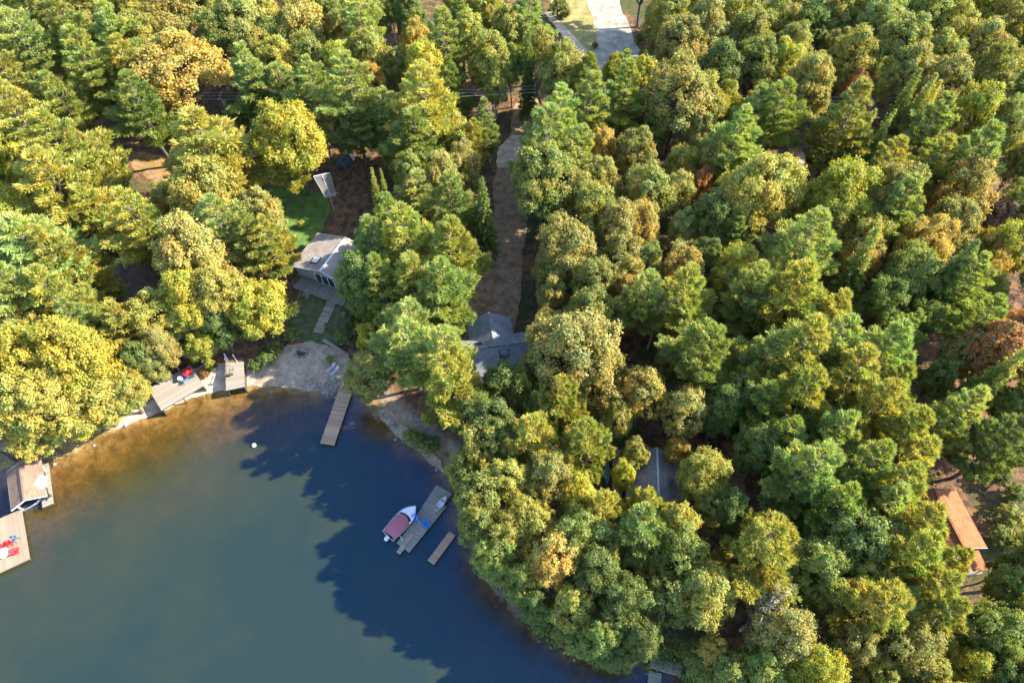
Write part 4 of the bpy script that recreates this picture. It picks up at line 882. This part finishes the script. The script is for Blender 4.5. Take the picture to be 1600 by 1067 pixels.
# arched shelter in the clearing
x, y, z = at(541, 256); e = empty('arched_shelter', (x, y, z), R_(62), 'small arched shelter with a dark blue tarp in the leafy clearing', 'shelter'); e.scale = (.72,) * 3
q = MB(); n = 10; Ls, r = 4.4, 1.5; V = [(-Ls / 2 + Ls * j, r * math.cos(math.pi * i / n), .5 + 1.9 * math.sin(math.pi * i / n)) for j in (0, .5, 1) for i in range(n + 1)]
q.add(V, [(j * (n + 1) + i, j * (n + 1) + i + 1, (j + 1) * (n + 1) + i + 1, (j + 1) * (n + 1) + i) for j in range(2) for i in range(n)], .5)
q.add([(-Ls / 2, r * math.cos(math.pi * i / n), .5 + 1.9 * math.sin(math.pi * i / n)) for i in range(n + 1)] , [tuple(range(n + 1))], .5); q.build('tarp_cover', NAVY, e)
q = MB(); q.add([(Ls / 2 + .02, r * math.cos(math.pi * i / n), .5 + 1.9 * math.sin(math.pi * i / n)) for i in range(n + 1)] + [(Ls / 2 - .9, 1.02 * r * math.cos(math.pi * i / n), .5 + 1.94 * math.sin(math.pi * i / n)) for i in range(n + 1)], [(i, i + 1, n + 2 + i, n + 1 + i) for i in range(n)], .5); q.build('pale_end_panel', WHITE, e)
for sx in (-1, 0, 1):
    q = MB(); q.tube([(sx * Ls / 2, 1.02 * r * math.cos(math.pi * i / n), max(0, .5 + 1.92 * math.sin(math.pi * i / n)) if 0 < i < n else 0) for i in range(n + 1)], .03, 5); q.build('hoop', METAL, e)
# tall pole carrying the lattice panel
x, y, z = at(523, 330); zt = 7.5; e = empty('lattice_mast', (x, y, z), 0, 'tall pale mast holding a trapezoid lattice panel in the leafy clearing', 'mast')
q = MB(); q.bar((0, 0, 0), (-.6, .9, zt), .12); q.build('pole', METAL, e); q = MB()
T0, T1 = Vector((-2.1, .4, zt + .7)), Vector((.5, 1.9, zt + .2)); B0, B1 = Vector((-.75, -.5, 3.9)), Vector((.95, .5, 3.6))
q.bar(T0, T1, .16); q.bar(B0, B1, .08); q.bar(T0, B0, .07); q.bar(T1, B1, .07); q.bar((T0 + T1) / 2, (B0 + B1) / 2, .13); q.bar(B0 + Vector((-.2, -.2, .6)), B1 + Vector((.5, .1, .6)), .07)
q.build('panel_frame', METAL, e); q = MB()
for i in range(1, 14): q.bar(T0.lerp(T1, i / 14), B0.lerp(B1, i / 14), .035)
for i in range(1, 16): q.bar(T0.lerp(B0, i / 16), T1.lerp(B1, i / 16), .035)
q.build('lattice', METAL, e)
# steps, curved wall, plank, fire ring, shrub, loungers
a = Vector(at(523, 463)); b = Vector(at(497, 520)); e = empty('garden_steps', tuple(b), 0, 'straight flight of timber steps from the grey cottage to the beach', 'steps')
n = 17; d = (a - b); dn = Vector((d.x, d.y, 0)).normalized(); sn = Vector((-dn.y, dn.x, 0)); wdt = 1.7
for i in range(n):
    q = MB(); c = d * (i / n); h = gh(b.x + c.x, b.y + c.y) - b.z + .18; c = Vector((c.x, c.y, h)); l_ = Vector((d.x, d.y, 0)).length / n * .86
    P = [c - sn * wdt / 2, c + sn * wdt / 2, c + sn * wdt / 2 + dn * l_, c - sn * wdt / 2 + dn * l_]; q.hexa([p - Vector((0, 0, .16)) for p in P], P); q.build('tread', STEPM, e)
a = [(537, 492), (543, 496), (548, 502), (552, 509), (553, 517), (552, 525)]; p0 = Vector(at(*a[0])); e = empty('curved_stone_edge', tuple(p0), 0, 'short curved run of pale stone blocks right of the timber steps', 'stone edging')
for i in range(len(a) - 1):
    for k in (0, .5):
        p = Vector(at(a[i][0] + (a[i + 1][0] - a[i][0]) * k, a[i][1] + (a[i + 1][1] - a[i][1]) * k)) - p0; dv = Vector(at(*a[i + 1])) - Vector(at(*a[i])); q = MB(); q.box((p.x, p.y, p.z + .15), (dv.length * .44, .7, .5), math.atan2(dv.y, dv.x)); q.build('block', STONE, e)
a = [(648, 652), (656, 661), (664, 670), (674, 677), (684, 684)]; p0 = Vector(at(*a[0])); e = empty('stepping_stones', tuple(p0), 0, 'line of flat stepping stones through greenery above the garden beach', 'stone path')
for i in range(len(a) - 1):
    for k in (0, .33, .66):
        p = Vector(at(a[i][0] + (a[i + 1][0] - a[i][0]) * k, a[i][1] + (a[i + 1][1] - a[i][1]) * k)) - p0; q = MB(); q.cyl((p.x, p.y, p.z + .02), .42, .12, 7); q.build('stone', STONE, e)
a = Vector(at(506, 532)); b = Vector(at(539, 553)); e = empty('timber_edging', tuple(a), 0, 'pale blue-grey sleeper laid along the back of the stony beach', 'timber edging'); q = MB(); q.bar((0, 0, .18), b - a + Vector((0, 0, .18)), .5, .3); q.build('sleeper', W_PALE, e)
x, y, z = at(472, 552); e = empty('fire_ring', (x, y, z), 0, 'round stone fire ring with dark ash on the beach', 'fire pit')
for i in range(14):
    q = MB(); q.box((.95 * math.cos(i * .449), .85 * math.sin(i * .449), .14), (.34, .26, .3), i * .449 + 1.57 + rnd.uniform(-.2, .2)); q.build('ring_stone', STONE, e)
q = MB(); q.cyl((0, 0, .03), .8, .06, 14); q.build('ash_bed', ASH, e)
for (u, v, rz, lb) in [(516, 578, .9, 'pale blue beach lounger farther from the dock'), (522, 583, .9, 'pale blue beach lounger nearer the dock')]:
    x, y, z = at(u, v); e = empty('beach_lounger', (x, y, z), rz, lb, 'lounger', 'loungers on the stony beach'); q = MB(); q.box((0, 0, .3), (1.3, .6, .06)); q.build('seat', METAL, e)
    q = MB(); q.bar((.6, 0, .32), (1.2, 0, .75), .6, .05); q.build('backrest', METAL, e)
    for sx in (-.55, .55):
        for sy in (-.25, .25): q = MB(); q.box((sx, sy, .15), (.06, .06, .27)); q.build('leg', METAL, e)
def shrubs(L, lab):
    for (u, v, rp_, c, lb) in L:
        e = put_tree('U', u, v, rp_, c); trees.pop(); e['label'] = lb; e['group'] = 'shrubs around the shore and clearings'
shrubs([(515, 562, 7, 'x', 'single small round shrub standing on the stony beach'), (655, 688, 14, 'g', 'dense green shrub on the garden beach, left of its row'), (668, 698, 12, 'g', 'dense green shrub on the garden beach, middle of its row'), (680, 690, 10, 'd', 'small dark shrub by the stepping stones'),
        (640, 680, 11, 'g', 'bright green shrub at the left start of the garden row'), (400, 570, 12, 'd', 'dark shrub behind the sandy shore right of the small raised deck'), (415, 560, 14, 'd', 'dark green shrub left of the fire ring'), (430, 545, 13, 'g', 'green shrub above left of the fire ring'),
        (455, 522, 12, 'g', 'green shrub left of the lower timber steps'), (535, 525, 13, 'd', 'vivid dark shrub at the foot of the curved stone edge'), (330, 570, 10, 'd', 'dark shrub between the pale raised deck and the small one'), (320, 582, 8, 'r', 'rust coloured shrub behind the pale raised deck'),
        (470, 350, 7, 'y', 'low yellow green shrub on the lawn edge above the grey cottage'), (700, 470, 10, 'd', 'dark shrub on the left edge of the driveway'), (735, 500, 9, 'd', 'dark shrub beside the blue-grey roof'), (720, 520, 9, 'd', 'small dark shrub at the left end of the blue-grey roof'),
        (885, 20, 8, 'g', 'green roadside shrub on the dry grass verge'), (1000, 60, 9, 'd', 'dark shrub on the right verge of the gravel road'), (1005, 85, 8, 'd', 'second dark shrub lower on the right verge of the gravel road'), (930, 70, 5, 'd', 'small dark shrub where verge, path and road meet')], '')
# felled grey trunk at the left
a = Vector(at(100, 165, 6)); b = Vector(at(150, 215, 1)); e = empty('leaning_trunk', (b.x, b.y, b.z - 1), 0, 'bare pale trunk leaning between pines near the top left', 'dead trunk'); q = MB(); q.tube([(0, 0, 0), (a - b) * .5 + Vector((0, 0, 1.2)), (a - b) + Vector((0, 0, 1))], [.28, .2, .1], 8); q.build('trunk', DEADW, e)
# utility poles and wires
pp = []
for (u, v, lb) in [(-120, 196, 'utility pole beyond the left edge'), (370, 214, 'utility pole with a pale transformer above the large pine'), (880, 200, 'utility pole hidden among pines right of the driveway'), (1330, 222, 'utility pole among trees right of the sandy clearing')]:
    x, y, z = at(u, v); H = 10.; pp.append((x, y, z)); e = empty('utility_pole', (x, y, z), 0, lb, 'utility pole', 'utility poles of the power line'); q = MB(); q.cyl((0, 0, 0), .15, H, 9, .1); q.build('pole', DEADW, e); q = MB(); q.bar((0, -1.1, H - .4), (0, 1.1, H - .4), .12, .14); q.build('crossarm', W_GREY, e)
    q = MB(); q.cyl((.32, 0, H - 2.3), .27, .9, 12); q.build('transformer', METAL, e)
    for s in (-1, 0, 1): q = MB(); q.cyl((0, s * 1.0, H - .33), .06, .2, 8); q.build('insulator', WHITE, e)
for i in range(len(pp) - 1):
    for s, hh, nm in ((1, 9.75, 'back'), (0, 9.75, 'middle'), (-1, 9.75, 'front')):
        a, b = Vector(pp[i]) + Vector((0, s * 1.0, hh)), Vector(pp[i + 1]) + Vector((0, s * 1.0, hh)); q = MB(); q.tube([a.lerp(b, k / 16) - Vector((0, 0, 1.0 * 4 * (k / 16) * (1 - k / 16))) for k in range(17)], .028, 4)
        tag(q.build('power_line', METAL), f"{nm} power line wire in the {['left', 'middle', 'right'][i]} span above the trees", 'power line', 'power line wires')
